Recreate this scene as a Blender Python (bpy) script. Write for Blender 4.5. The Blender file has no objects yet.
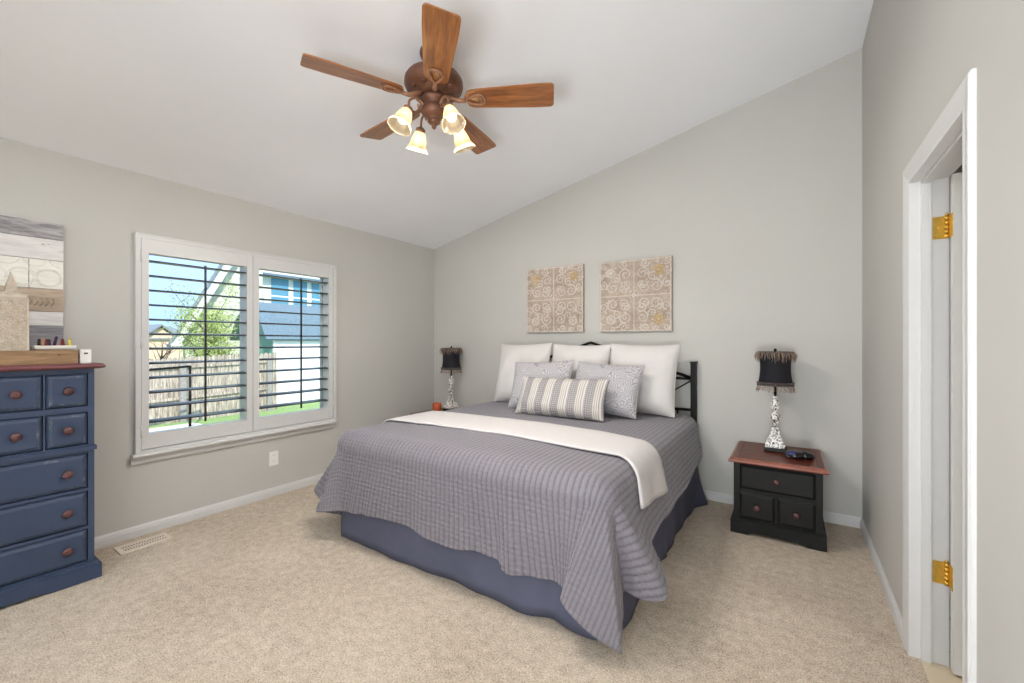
import bpy, bmesh, math, random
from mathutils import Vector, Matrix, Euler, noise

PI = math.pi
random.seed(7)
scene = bpy.context.scene
COL = scene.collection

# ------------------------------------------------------------------ camera
YAW = math.atan(279 / 424.0)
cam_data = bpy.data.cameras.new('camera')
cam_data.sensor_fit = 'HORIZONTAL'
cam_data.sensor_width = 36.0
cam_data.lens = 424.0 / 1024.0 * 36.0
cam_data.shift_y = 0.0003
cam_data.clip_start = 0.05
cam_data.clip_end = 400
cam = bpy.data.objects.new('camera', cam_data)
cam.location = (0, 0, 1.305)
cam.rotation_euler = (PI / 2, 0, YAW)
COL.objects.link(cam)
scene.camera = cam

# ------------------------------------------------------------------ colour management
vs = scene.view_settings
vs.view_transform = 'Standard'
vs.look = 'None'
vs.gamma = 1.0
vs.use_curve_mapping = False
vs.exposure = 0.16
scene.cycles.diffuse_bounces = 8

# ------------------------------------------------------------------ world, sun, area lights
world = bpy.data.worlds.new('sky_world')
scene.world = world
world.use_nodes = True
wn, wl = world.node_tree.nodes, world.node_tree.links
wn.clear()
w_out = wn.new('ShaderNodeOutputWorld')
w_bg = wn.new('ShaderNodeBackground')
w_tc = wn.new('ShaderNodeTexCoord')
w_sep = wn.new('ShaderNodeSeparateXYZ')
w_ramp = wn.new('ShaderNodeValToRGB')
w_ramp.color_ramp.elements[0].position = 0.0
w_ramp.color_ramp.elements[0].color = (0.36, 0.57, 0.88, 1)
w_ramp.color_ramp.elements[1].position = 0.45
w_ramp.color_ramp.elements[1].color = (0.55, 0.75, 1.0, 1)
wl.new(w_tc.outputs['Generated'], w_sep.inputs[0])
wl.new(w_sep.outputs['Z'], w_ramp.inputs[0])
wl.new(w_ramp.outputs[0], w_bg.inputs['Color'])
w_bg.inputs['Strength'].default_value = 1.6
wl.new(w_bg.outputs[0], w_out.inputs[0])

def add_light(name, kind, loc, rot, energy, color=(1, 1, 1), **kw):
    d = bpy.data.lights.new(name, kind)
    d.energy = energy
    d.color = color
    for k, v in kw.items():
        setattr(d, k, v)
    o = bpy.data.objects.new(name, d)
    o.location = loc
    o.rotation_euler = rot
    COL.objects.link(o)
    return o

add_light('sun', 'SUN', (10, -10, 20), (math.radians(48), 0, math.radians(62)), 4.6, (1.0, 0.95, 0.87), angle=0.01)
# two added fill lamps, unseen behind the camera; one bounces off rear walls
add_light('fill_bounce', 'AREA', (-0.45, -1.0, 1.3), (math.radians(130), 0, PI), 185, (0.85, 0.935, 1.0), shape='RECTANGLE', size=1.0, size_y=0.5)
add_light('fill_uplight', 'AREA', (-0.1, -1.1, 0.6), (math.radians(118), 0, math.radians(0)), 26, (0.92, 0.965, 1.0), shape='RECTANGLE', size=0.9, size_y=0.7, spread=math.radians(105))  # added fill towards the far ceiling, no real lamp
add_light('bathroom_light', 'AREA', (1.6, 1.9, 2.35), (0, 0, 0), 10, (1.0, 0.95, 0.88), shape='SQUARE', size=0.4)
portal = add_light('window_portal', 'AREA', (-3.80, 1.734, 1.29), (PI / 2, 0, -PI / 2), 1, shape='RECTANGLE', size=1.40, size_y=1.3)
portal.data.cycles.is_portal = True

# ------------------------------------------------------------------ material helpers
def srgb(r, g, b):
    def f(c):
        c /= 255.0
        return c / 12.92 if c <= 0.04045 else ((c + 0.055) / 1.055) ** 2.4
    return (f(r), f(g), f(b), 1.0)

class NT:
    def __init__(self, name):
        self.m = bpy.data.materials.new(name)
        self.m.use_nodes = True
        self.n, self.l = self.m.node_tree.nodes, self.m.node_tree.links
        self.b = self.n['Principled BSDF']
        self.out = self.n['Material Output']
    def new(self, t, **kw):
        x = self.n.new(t)
        for k, v in kw.items():
            if k in x.inputs:
                x.inputs[k].default_value = v
            else:
                setattr(x, k, v)
        return x
    def link(self, a, b):
        self.l.new(a, b)
    def coords(self, which='Object', scale=(1, 1, 1)):
        t = self.new('ShaderNodeTexCoord')
        mp = self.new('ShaderNodeMapping')
        mp.inputs['Scale'].default_value = scale
        self.link(t.outputs[which], mp.inputs[0])
        return mp.outputs[0]
    def noise(self, vec, scale, detail=3, rough=0.55, dist=0.0):
        x = self.new('ShaderNodeTexNoise')
        x.inputs['Scale'].default_value = scale
        x.inputs['Detail'].default_value = detail
        x.inputs['Roughness'].default_value = rough
        x.inputs['Distortion'].default_value = dist
        if vec is not None:
            self.link(vec, x.inputs['Vector'])
        return x.outputs['Fac']
    def ramp(self, fac, stops, interp='LINEAR'):
        r = self.new('ShaderNodeValToRGB')
        cr = r.color_ramp
        cr.interpolation = interp
        while len(cr.elements) < len(stops):
            cr.elements.new(0.5)
        for e, (p, c) in zip(cr.elements, stops):
            e.position = p
            e.color = c
        self.link(fac, r.inputs[0])
        return r.outputs[0]
    def math(self, op, a, b=None, c=None):
        x = self.new('ShaderNodeMath', operation=op)
        for i, v in enumerate((a, b, c)):
            if v is None:
                continue
            if isinstance(v, (int, float)):
                x.inputs[i].default_value = v
            else:
                self.link(v, x.inputs[i])
        return x.outputs[0]
    def mix(self, fac, a, b):
        x = self.new('ShaderNodeMix', data_type='RGBA')
        for s, v in ((x.inputs[0], fac), (x.inputs[6], a), (x.inputs[7], b)):
            if isinstance(v, (int, float, tuple)):
                s.default_value = v
            else:
                self.link(v, s)
        return x.outputs[2]
    def bump(self, h, strength=0.3, dist=0.01):
        x = self.new('ShaderNodeBump')
        x.inputs['Strength'].default_value = strength
        x.inputs['Distance'].default_value = dist
        self.link(h, x.inputs['Height'])
        self.link(x.outputs[0], self.b.inputs['Normal'])
        return x
    def setp(self, **kw):
        for k, v in kw.items():
            self.b.inputs[k.replace('_', ' ')].default_value = v
        return self

def plain(name, c, rough=0.5, metal=0.0, var=0.06, scale=20, bump=0.0, bscale=200, spec=0.5):
    t = NT(name)
    v = t.coords()
    f = t.noise(v, scale)
    d = tuple(max(0, x * (1 - var)) for x in c[:3]) + (1,)
    u = tuple(min(1, x * (1 + var)) for x in c[:3]) + (1,)
    t.link(t.ramp(f, [(0.3, d), (0.7, u)]), t.b.inputs['Base Color'])
    t.setp(Roughness=rough, Metallic=metal)
    t.b.inputs['Specular IOR Level'].default_value = spec
    if bump:
        t.bump(t.noise(v, bscale, 4), bump, 0.004)
    return t.m

def wood(name, dark, light, stretch=(1, 12, 12), scale=3.0, rough=0.35, coat=0.0):
    t = NT(name)
    v = t.coords('Object', stretch)
    n1 = t.noise(v, scale, 6, 0.6, 0.8)
    n2 = t.noise(v, scale * 6, 3, 0.6)
    f = t.math('ADD', t.math('MULTIPLY', n1, 0.75), t.math('MULTIPLY', n2, 0.25))
    t.link(t.ramp(f, [(0.36, dark), (0.64, light)]), t.b.inputs['Base Color'])
    t.setp(Roughness=rough)
    t.b.inputs['Coat Weight'].default_value = coat
    t.bump(n2, 0.08, 0.002)
    return t.m

M = {}
M['wall'] = plain('wall_paint', srgb(193, 191, 186), 0.85, var=0.015, scale=2, bump=0.06, bscale=260, spec=0.2)
M['ceiling'] = plain('ceiling_paint', srgb(241, 242, 246), 0.9, var=0.01, scale=2, bump=0.08, bscale=180, spec=0.2)
M['trim'] = plain('white_trim_paint', srgb(208, 207, 206), 0.4, var=0.01)
M['door'] = plain('door_paint', srgb(214, 213, 210), 0.45, var=0.01)
M['brass'] = plain('polished_brass', srgb(226, 184, 84), 0.38, 0.85, var=0.1, scale=60)
M['black_metal'] = plain('black_iron', srgb(13, 12, 11), 0.5, 0.0, var=0.1)
M['black_paint'] = plain('worn_black_paint', srgb(27, 27, 26), 0.45, var=0.15, scale=9)
M['blue_paint'] = plain('navy_blue_paint', srgb(52, 66, 92), 0.5, var=0.10, scale=6)
for k in ('black_metal', 'black_paint'): M[k].node_tree.nodes['Principled BSDF'].inputs['Specular IOR Level'].default_value = 0.22
M['cherry'] = wood('cherry_wood', srgb(104, 44, 26), srgb(150, 76, 46), (1.2, 12, 12), 3, 0.28, 0.3)
M['mahogany'] = wood('mahogany_top', srgb(84, 44, 48), srgb(122, 68, 70), (12, 1.2, 12), 3, 0.4, 0.1)
M['knob'] = wood('dark_knob_wood', srgb(62, 36, 36), srgb(104, 66, 66), (4, 4, 4), 8, 0.4)
M['fan_wood'] = wood('oak_fan_blade', srgb(106, 60, 26), srgb(176, 110, 54), (1.0, 11, 11), 3.2, 0.30, 0.5)
M['fan_body'] = plain('antique_bronze', srgb(106, 70, 54), 0.42, 0.35, var=0.25, scale=25)
M['fan_iron'] = plain('rubbed_bronze_arm', srgb(148, 108, 84), 0.4, 0.35, var=0.2, scale=40)
M['skirt'] = plain('slate_skirt_cloth', srgb(88, 90, 109), 0.75, var=0.05, scale=8, bump=0.15, bscale=400, spec=0.3)
M['mattress'] = plain('mattress_ticking', srgb(220, 216, 208), 0.8)
M['white_cloth'] = plain('white_pillow_cloth', srgb(208, 204, 201), 0.9, var=0.02, scale=5, bump=0.12, bscale=60, spec=0.15)
M['runner'] = plain('cream_throw_cloth', srgb(206, 201, 200), 0.9, var=0.02, bump=0.4, bscale=220, spec=0.15)
M['plastic_white'] = plain('white_plastic', srgb(236, 234, 230), 0.35, var=0.01)
M['dark_slot'] = plain('dark_slot', srgb(52, 44, 38), 0.7)
M['vent'] = plain('cream_enamel', srgb(226, 212, 196), 0.4, var=0.03)
M['louver'] = plain('louver_backlit_shade', srgb(46, 44, 44), 0.32, var=0.08)  # backlit shade of the white slats painted into their colour
M['louver_under'] = plain('louver_bounce_light', srgb(150, 155, 154), 0.5, var=0.03)  # light bounced from the ground, painted onto the slat undersides
M['candle'] = plain('orange_candle_wax', srgb(196, 90, 48), 0.45, var=0.15, scale=15)
M['bulb'] = None

def mat_carpet():
    t = NT('beige_carpet')
    v = t.coords()
    big = t.noise(v, 1.6, 3)
    mid = t.noise(v, 22, 4, 0.7)
    fine = t.noise(v, 140, 3, 0.75)
    f = t.math('ADD', t.math('MULTIPLY', fine, 0.62), t.math('ADD', t.math('MULTIPLY', mid, 0.25), t.math('MULTIPLY', big, 0.13)))
    t.link(t.ramp(f, [(0.36, srgb(144, 124, 103)), (0.50, srgb(212, 194, 172)), (0.64, srgb(246, 232, 214))]), t.b.inputs['Base Color'])
    t.setp(Roughness=0.98)
    t.b.inputs['Specular IOR Level'].default_value = 0.1
    t.b.inputs['Sheen Weight'].default_value = 0.15
    h = t.math('ADD', t.math('MULTIPLY', fine, 0.7), t.math('MULTIPLY', mid, 0.6))
    t.bump(h, 0.9, 0.02)
    return t.m
M['carpet'] = mat_carpet()

def mat_tile():
    t = NT('beige_floor_tile')
    v = t.coords('Object', (3.2, 3.2, 3.2))
    br = t.new('ShaderNodeTexBrick')
    br.offset = 0.0
    for k, val in (('Color1', srgb(206, 190, 164)), ('Color2', srgb(198, 182, 156)), ('Mortar', srgb(120, 100, 78)),
                   ('Scale', 1.0), ('Mortar Size', 0.012), ('Brick Width', 1.0), ('Row Height', 1.0)):
        br.inputs[k].default_value = val
    t.link(v, br.inputs['Vector'])
    t.link(br.outputs['Color'], t.b.inputs['Base Color'])
    t.setp(Roughness=0.4)
    return t.m
M['tile'] = mat_tile()

def mat_quilt():
    t = NT('grey_quilted_cloth')
    tc = t.new('ShaderNodeTexCoord')
    sep = t.new('ShaderNodeSeparateXYZ')
    t.link(tc.outputs['UV'], sep.inputs[0])
    u, v = sep.outputs[0], sep.outputs[1]
    wob = t.noise(tc.outputs['UV'], 14, 2)
    uu = t.math('ADD', u, t.math('MULTIPLY', wob, 0.006))
    ribs = t.math('POWER', t.math('ABSOLUTE', t.math('SINE', t.math('MULTIPLY', uu, PI / 0.0315))), 0.55)
    n2 = t.noise(tc.outputs['UV'], 40, 2)
    vv = t.math('ADD', v, t.math('MULTIPLY', n2, 0.02))
    cross = t.math('POWER', t.math('ABSOLUTE', t.math('SINE', t.math('MULTIPLY', vv, PI / 0.022))), 0.6)
    puck = t.noise(tc.outputs['UV'], 85, 3)
    h = t.math('ADD', t.math('MULTIPLY', ribs, 0.5), t.math('ADD', t.math('MULTIPLY', cross, 0.5), t.math('MULTIPLY', puck, 0.7)))
    f = t.math('MULTIPLY_ADD', puck, 0.5, t.math('MULTIPLY', ribs, 0.5))  # stitch grooves darker in the cloth colour, standing in for their shade
    t.link(t.ramp(f, [(0.2, srgb(94, 90, 96)), (0.75, srgb(128, 123, 130))]), t.b.inputs['Base Color'])
    t.setp(Roughness=0.7)
    t.b.inputs['Specular IOR Level'].default_value = 0.3
    t.b.inputs['Sheen Weight'].default_value = 0.25
    t.b.inputs['Sheen Roughness'].default_value = 0.4
    t.bump(h, 0.45, 0.005)
    return t.m
M['quilt'] = mat_quilt()

def mat_paisley():
    t = NT('paisley_cloth')
    v = t.coords('UV', (1, 1, 1))
    nz = t.new('ShaderNodeTexNoise')
    nz.inputs['Scale'].default_value = 6
    t.link(v, nz.inputs['Vector'])
    vo = t.new('ShaderNodeTexVoronoi')
    vo.inputs['Scale'].default_value = 8.0
    mx = t.new('ShaderNodeMix', data_type='VECTOR')
    mx.inputs[0].default_value = 0.12
    t.link(v, mx.inputs[4]); t.link(nz.outputs['Color'], mx.inputs[5])
    t.link(mx.outputs[1], vo.inputs['Vector'])
    d = vo.outputs['Distance']
    rings = t.math('SINE', t.math('MULTIPLY', d, 44.0))
    f = t.math('ADD', t.math('MULTIPLY', rings, 0.35), t.math('MULTIPLY', t.noise(v, 60, 3), 0.7))
    t.link(t.ramp(f, [(0.05, srgb(150, 147, 153)), (0.60, srgb(192, 188, 189))]), t.b.inputs['Base Color'])
    t.setp(Roughness=0.85)
    t.b.inputs['Specular IOR Level'].default_value = 0.15
    t.bump(f, 0.15, 0.003)
    return t.m
M['paisley'] = mat_paisley()

def mat_stripe():
    t = NT('striped_woven_cloth')
    tc = t.new('ShaderNodeTexCoord')
    sep = t.new('ShaderNodeSeparateXYZ')
    t.link(tc.outputs['UV'], sep.inputs[0])
    u = sep.outputs[0]
    ph = t.math('FRACT', t.math('MULTIPLY', u, 5.6))
    cream, taupe, grey = srgb(198, 192, 186), srgb(152, 145, 140), srgb(142, 138, 141)
    base = t.ramp(ph, [(0.0, cream), (0.07, taupe), (0.11, cream), (0.19, taupe), (0.23, cream), (0.31, taupe), (0.36, cream), (0.47, grey), (0.92, taupe)], 'CONSTANT')
    ck = t.new('ShaderNodeTexChecker')
    ck.inputs['Scale'].default_value = 64
    ck.inputs['Color1'].default_value = srgb(116, 112, 117)
    ck.inputs['Color2'].default_value = srgb(188, 182, 176)
    mp = t.new('ShaderNodeMapping'); mp.inputs['Rotation'].default_value = (0, 0, PI / 4)
    t.link(tc.outputs['UV'], mp.inputs[0]); t.link(mp.outputs[0], ck.inputs[0])
    band = t.math('MULTIPLY', t.math('GREATER_THAN', ph, 0.50), t.math('LESS_THAN', ph, 0.90))
    speck = t.mix(t.noise(tc.outputs['UV'], 30, 2), ck.outputs[0], grey)
    t.link(t.mix(band, base, speck), t.b.inputs['Base Color'])
    t.setp(Roughness=0.9)
    t.b.inputs['Specular IOR Level'].default_value = 0.15
    t.bump(t.noise(tc.outputs['UV'], 120, 2), 0.3, 0.003)
    return t.m
M['stripe'] = mat_stripe()

def mat_leopard():
    t = NT('black_and_white_damask')
    v = t.coords('Object', (1, 1, 1))
    n = t.noise(v, 34, 2, 0.5, 1.8)
    t.link(t.ramp(n, [(0.0, srgb(236, 232, 226)), (0.50, srgb(24, 22, 22)), (0.60, srgb(236, 232, 226))], 'CONSTANT'), t.b.inputs['Base Color'])
    t.setp(Roughness=0.3)
    return t.m
M['damask'] = mat_leopard()
M['shade_cloth'] = plain('midnight_shade_cloth', srgb(11, 11, 22), 0.8, var=0.3, scale=60)
M['fringe'] = plain('brown_feather_fringe', srgb(150, 128, 112), 0.9, var=0.35, scale=80)
M['bead'] = plain('dark_bead_trim', srgb(92, 80, 76), 0.35, var=0.6, scale=120)

def mat_glass_pane():
    t = NT('window_glass')
    t.n.remove(t.b)
    tr = t.new('ShaderNodeBsdfTransparent')
    gl = t.new('ShaderNodeBsdfGlossy'); gl.inputs['Roughness'].default_value = 0.02
    fr = t.new('ShaderNodeFresnel'); fr.inputs[0].default_value = 1.2
    mx = t.new('ShaderNodeMixShader')
    t.link(fr.outputs[0], mx.inputs[0]); t.link(tr.outputs[0], mx.inputs[1]); t.link(gl.outputs[0], mx.inputs[2])
    t.link(mx.outputs[0], t.out.inputs[0])
    return t.m
M['pane'] = mat_glass_pane()

def mat_shade_glass():
    t = NT('frosted_ribbed_glass')
    t.n.remove(t.b)
    tr = t.new('ShaderNodeBsdfTransparent'); tr.inputs[0].default_value = (1, 0.95, 0.85, 1)
    tl = t.new('ShaderNodeBsdfTranslucent'); tl.inputs[0].default_value = (0.90, 0.80, 0.62, 1)
    gl = t.new('ShaderNodeBsdfGlossy'); gl.inputs['Roughness'].default_value = 0.25
    m1 = t.new('ShaderNodeMixShader'); m1.inputs[0].default_value = 0.78
    m2 = t.new('ShaderNodeMixShader'); m2.inputs[0].default_value = 0.08
    t.link(tr.outputs[0], m1.inputs[1]); t.link(tl.outputs[0], m1.inputs[2])
    t.link(m1.outputs[0], m2.inputs[1]); t.link(gl.outputs[0], m2.inputs[2])
    t.link(m2.outputs[0], t.out.inputs[0])
    return t.m
M['shade_glass'] = mat_shade_glass()

def mat_emit(name, c, s):
    t = NT(name)
    t.b.inputs['Base Color'].default_value = c
    t.b.inputs['Emission Color'].default_value = c
    t.b.inputs['Emission Strength'].default_value = s
    return t.m
M['bulb'] = mat_emit('glowing_bulb', (1.0, 0.88, 0.66, 1), 5.0)

# ------------------------------------------------------------------ mesh helpers
class MB:
    def __init__(self):
        self.bm = bmesh.new()
        self.mi = 0
        self.uv = None
    def _tag(self, faces, smooth=False):
        for f in faces:
            f.material_index = self.mi
            f.smooth = smooth
    def hexa(self, p, smooth=False):
        v = [self.bm.verts.new(x) for x in p]
        fs = [self.bm.faces.new([v[i] for i in q]) for q in ((3, 2, 1, 0), (4, 5, 6, 7), (0, 1, 5, 4), (1, 2, 6, 5), (2, 3, 7, 6), (3, 0, 4, 7))]
        self._tag(fs, smooth)
        return self
    def box(self, lo, hi, rot=None, about=None):
        (a, b, c), (d, e, f) = lo, hi
        p = [Vector(q) for q in ((a, b, c), (d, b, c), (d, e, c), (a, e, c), (a, b, f), (d, b, f), (d, e, f), (a, e, f))]
        if rot is not None:
            o = Vector(about) if about else sum(p, Vector()) / 8
            R = rot if isinstance(rot, Matrix) else Euler(rot).to_matrix()
            p = [R @ (q - o) + o for q in p]
        return self.hexa(p)
    def rings(self, rings, cap0=True, cap1=True, closed=True, smooth=True):
        rv = [[self.bm.verts.new(p) for p in r] for r in rings]
        fs = []
        for a, b in zip(rv, rv[1:]):
            n = len(a)
            for i in range(n if closed else n - 1):
                j = (i + 1) % n
                try:
                    fs.append(self.bm.faces.new((a[i], a[j], b[j], b[i])))
                except ValueError:
                    pass
        self._tag(fs, smooth)
        cs = []
        if cap0: cs.append(self.bm.faces.new(list(reversed(rv[0]))))
        if cap1: cs.append(self.bm.faces.new(rv[-1]))
        self._tag(cs, False)
        return rv
    def lathe(self, prof, center=(0, 0, 0), n=24, axis=None, cap0=True, cap1=True, smooth=True, wob=None):
        """prof: list of (radius, height)"""
        c = Vector(center)
        q = Vector((0, 0, 1)).rotation_difference(Vector(axis).normalized()) if axis is not None else None
        rs = []
        for k, (r, z) in enumerate(prof):
            ring = []
            for i in range(n):
                a = 2 * PI * i / n
                rr = r * (1 + wob(k, a)) if wob else r
                p = Vector((rr * math.cos(a), rr * math.sin(a), z))
                if q: p = q @ p
                ring.append(c + p)
            rs.append(ring)
        self.rings(rs, cap0, cap1, True, smooth)
        return self
    def tube(self, pts, r, n=8, closed=False, squash=None):
        pts = [Vector(p) for p in pts]
        rs = []
        N = len(pts)
        up = Vector((0.013, 0.021, 1)).normalized()
        prev = None
        for i, p in enumerate(pts):
            if closed:
                t = pts[(i + 1) % N] - pts[i - 1]
            else:
                t = pts[min(i + 1, N - 1)] - pts[max(i - 1, 0)]
            t.normalize()
            if prev is None:
                a = up if abs(t.dot(up)) < 0.95 else Vector((1, 0.02, 0))
                s = t.cross(a).normalized()
            else:
                s = prev - t * prev.dot(t)
                s.normalize()
            prev = s
            b = t.cross(s)
            rr = r[i] if isinstance(r, (list, tuple)) else r
            rs.append([p + (s * math.cos(2 * PI * k / n) + b * math.sin(2 * PI * k / n)) * rr for k in range(n)])
        if closed:
            rs.append(rs[0])
            rv = self.rings(rs, False, False)
        else:
            self.rings(rs)
        return self
    def sphere(self, c, r, u=14, v=9, scale=(1, 1, 1)):
        res = bmesh.ops.create_uvsphere(self.bm, u_segments=u, v_segments=v, radius=r,
                                        matrix=Matrix.Translation(c) @ Matrix.Diagonal((*scale, 1)))
        fs = set(f for x in res['verts'] for f in x.link_faces)
        self._tag(fs, True)
        return self
    def prism(self, outline, axis, lo, hi):
        """outline: list of 2D points in the plane perpendicular to axis ('x': (y,z), 'y': (x,z), 'z': (x,y))"""
        def P(a, b, t):
            return {'x': (t, a, b), 'y': (a, t, b), 'z': (a, b, t)}[axis]
        A = [self.bm.verts.new(P(a, b, lo)) for a, b in outline]
        B = [self.bm.verts.new(P(a, b, hi)) for a, b in outline]
        n = len(A)
        fs = [self.bm.faces.new(list(reversed(A))), self.bm.faces.new(B)]
        for i in range(n):
            j = (i + 1) % n
            fs.append(self.bm.faces.new((A[i], A[j], B[j], B[i])))
        self._tag(fs)
        return self
    def bevel(self, w, seg=2, ang=0.6):
        es = [e for e in self.bm.edges if len(e.link_faces) == 2 and e.calc_face_angle(0) > ang]
        bmesh.ops.bevel(self.bm, geom=es, offset=w, segments=seg, profile=0.6, affect='EDGES', clamp_overlap=True)
        return self
    def build(self, name, mats, parent=None, fix=True):
        bm = self.bm
        if fix:
            bmesh.ops.recalc_face_normals(bm, faces=bm.faces)
        off = Vector((0, 0, 0))
        p = parent
        while p is not None:
            off += p.location
            p = p.parent
        if off.length:
            for v in bm.verts:
                v.co -= off
        me = bpy.data.meshes.new(name)
        bm.to_mesh(me)
        bm.free()
        for m in (mats if isinstance(mats, (list, tuple)) else [mats]):
            me.materials.append(m)
        o = bpy.data.objects.new(name, me)
        COL.objects.link(o)
        if parent is not None:
            o.parent = parent
        return o

def tag(o, label=None, cat=None, group=None, kind=None):
    if label: o['label'] = label
    if cat: o['category'] = cat
    if group: o['group'] = group
    if kind: o['kind'] = kind
    return o

def thing(name, loc, label, cat, group=None, kind=None):
    o = bpy.data.objects.new(name, None)
    o.empty_display_size = 0.1
    o.location = loc
    COL.objects.link(o)
    return tag(o, label, cat, group, kind)

def set_origin(o, p):
    """move a lone mesh's origin to p, geometry staying put"""
    p = Vector(p)
    for v in o.data.vertices:
        v.co -= p
    o.location = p
    return o

def copy_tree(o, parent=None):
    c = o.copy()
    COL.objects.link(c)
    c.parent = parent
    for ch in list(o.children):
        copy_tree(ch, c)
    return c

def struct(name, mb, mat, parent=None, bevel=None):
    o = mb.build(name, mat, parent)
    if parent is None:
        o['kind'] = 'structure'
    return o

def catmull(P, n):
    """P: list of tuples, returns n samples per segment"""
    out = []
    P = [Vector(p) for p in P]
    for i in range(len(P) - 1):
        p0, p1, p2, p3 = P[max(i - 1, 0)], P[i], P[i + 1], P[min(i + 2, len(P) - 1)]
        for k in range(n):
            t = k / n
            out.append(0.5 * ((2 * p1) + (p2 - p0) * t + (2 * p0 - 5 * p1 + 4 * p2 - p3) * t * t + (3 * p1 - p0 - 3 * p2 + p3) * t ** 3))
    out.append(P[-1].copy())
    return out

# ------------------------------------------------------------------ the room
XL, XR, YB, YN = -3.667, 0.417, 3.83, -3.5
SL = (3.364 - 2.44) / (XR - XL)
def ceil_z(x): return 2.44 + (x - XL) * SL
T = 0.13
TR = 0.105
WY0, WY1, WZ0, WZ1 = 1.006, 2.438, 0.575, 2.008      # window hole
DY0, DY1, DZ = 1.715, 2.385, 1.968                     # door hole

m = MB(); m.box((XL - T, YN - T, -0.12), (XR + T, YB + T, 0.0)); struct('floor', m, M['carpet'])
m = MB()
m.prism([(XL - 0.4, ceil_z(XL - 0.4)), (XR + 0.3, ceil_z(XR + 0.3)), (XR + 0.3, ceil_z(XR + 0.3) + 0.12), (XL - 0.4, ceil_z(XL - 0.4) + 0.12)], 'y', YN - T, YB + T)
struct('ceiling', m, M['ceiling'])

m = MB()
zt = ceil_z(XL) + 0.05
m.box((XL - T, YN, 0), (XL, WY0, zt)); m.box((XL - T, WY1, 0), (XL, YB, zt))
m.box((XL - T, WY0, 0), (XL, WY1, WZ0)); m.box((XL - T, WY0, WZ1), (XL, WY1, zt))
struct('wall_left', m, M['wall'])
def gable_wall(y0, y1, name):
    m = MB()
    m.prism([(XL - T, 0), (XR + T, 0), (XR + T, ceil_z(XR + T) + 0.02), (XL - T, ceil_z(XL - T) + 0.02)], 'y', y0, y1)
    return struct(name, m, M['wall'])
gable_wall(YB, YB + T, 'wall_back')
gable_wall(YN - T, YN, 'wall_near')
m = MB()
zt = ceil_z(XR) + 0.05
m.box((XR, YN, 0), (XR + TR, DY0, zt)); m.box((XR, DY1, 0), (XR + TR, YB, zt)); m.box((XR, DY0, DZ), (XR + TR, DY1, zt))
struct('wall_right', m, M['wall'])

# baseboards with a stepped profile
BBP = [(0, 0), (0.014, 0), (0.014, 0.046), (0.011, 0.052), (0.011, 0.060), (0.006, 0.066), (0.004, 0.072), (0, 0.072)]
m = MB(); m.prism([(XL + d, z) for d, z in BBP], 'y', YN, YB); struct('baseboard_left', m, M['trim'])
m = MB(); m.prism([(YB - d, z) for d, z in BBP], 'x', XL, XR); struct('baseboard_back', m, M['trim'])
m = MB(); m.prism([(XR - d, z) for d, z in BBP], 'y', DY1 + 0.075, YB)
m.prism([(XR - d, z) for d, z in BBP], 'y', YN, DY0 - 0.075); struct('baseboard_right', m, M['trim'])

# door casing and jamb
CP = [(0.0, 0.0), (0.0, 0.008), (0.008, 0.010), (0.016, 0.008), (0.036, 0.012), (0.058, 0.015), (0.068, 0.015), (0.075, 0.010), (0.075, 0.0)]
def casing(x, sgn):
    """mitred U of casing; profile (offset from opening, thickness)"""
    m = MB()
    path = [((DY0, 0.0), (-1, 0)), ((DY0, DZ), (-1, 1)), ((DY1, DZ), (1, 1)), ((DY1, 0.0), (1, 0))]
    rs = []
    for (y, z), (dy, dz) in path:
        rs.append([(x + sgn * t, y + dy * o, z + dz * o) for o, t in CP])
    m.rings(rs, True, True, True, False)
    return m
tr = thing('trim_1', (XR, 2.03, 0), None, None, kind='structure')
casing(XR, -1).build('casing', M['trim'], tr)
casing(XR + TR, 1).build('casing', M['trim'], tr)
m = MB()
for y0, y1 in ((DY0, DY0 + 0.004), (DY1 - 0.004, DY1)):
    m.box((XR - 0.008, y0, 0), (XR + TR + 0.008, y1, DZ))
m.box((XR - 0.008, DY0, DZ - 0.004), (XR + TR + 0.008, DY1, DZ))
m.build('jamb', M['trim'], tr)
m = MB()
m.box((XR + 0.028, DY1 - 0.018, 0), (XR + 0.058, DY1 - 0.004, DZ - 0.004))
m.box((XR + 0.028, DY0 + 0.004, 0), (XR + 0.058, DY0 + 0.018, DZ - 0.004))
m.box((XR + 0.028, DY0 + 0.018, DZ - 0.018), (XR + 0.058, DY1 - 0.018, DZ - 0.004))
m.bevel(0.003, 2).build('door_stop', M['trim'], tr)

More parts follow.
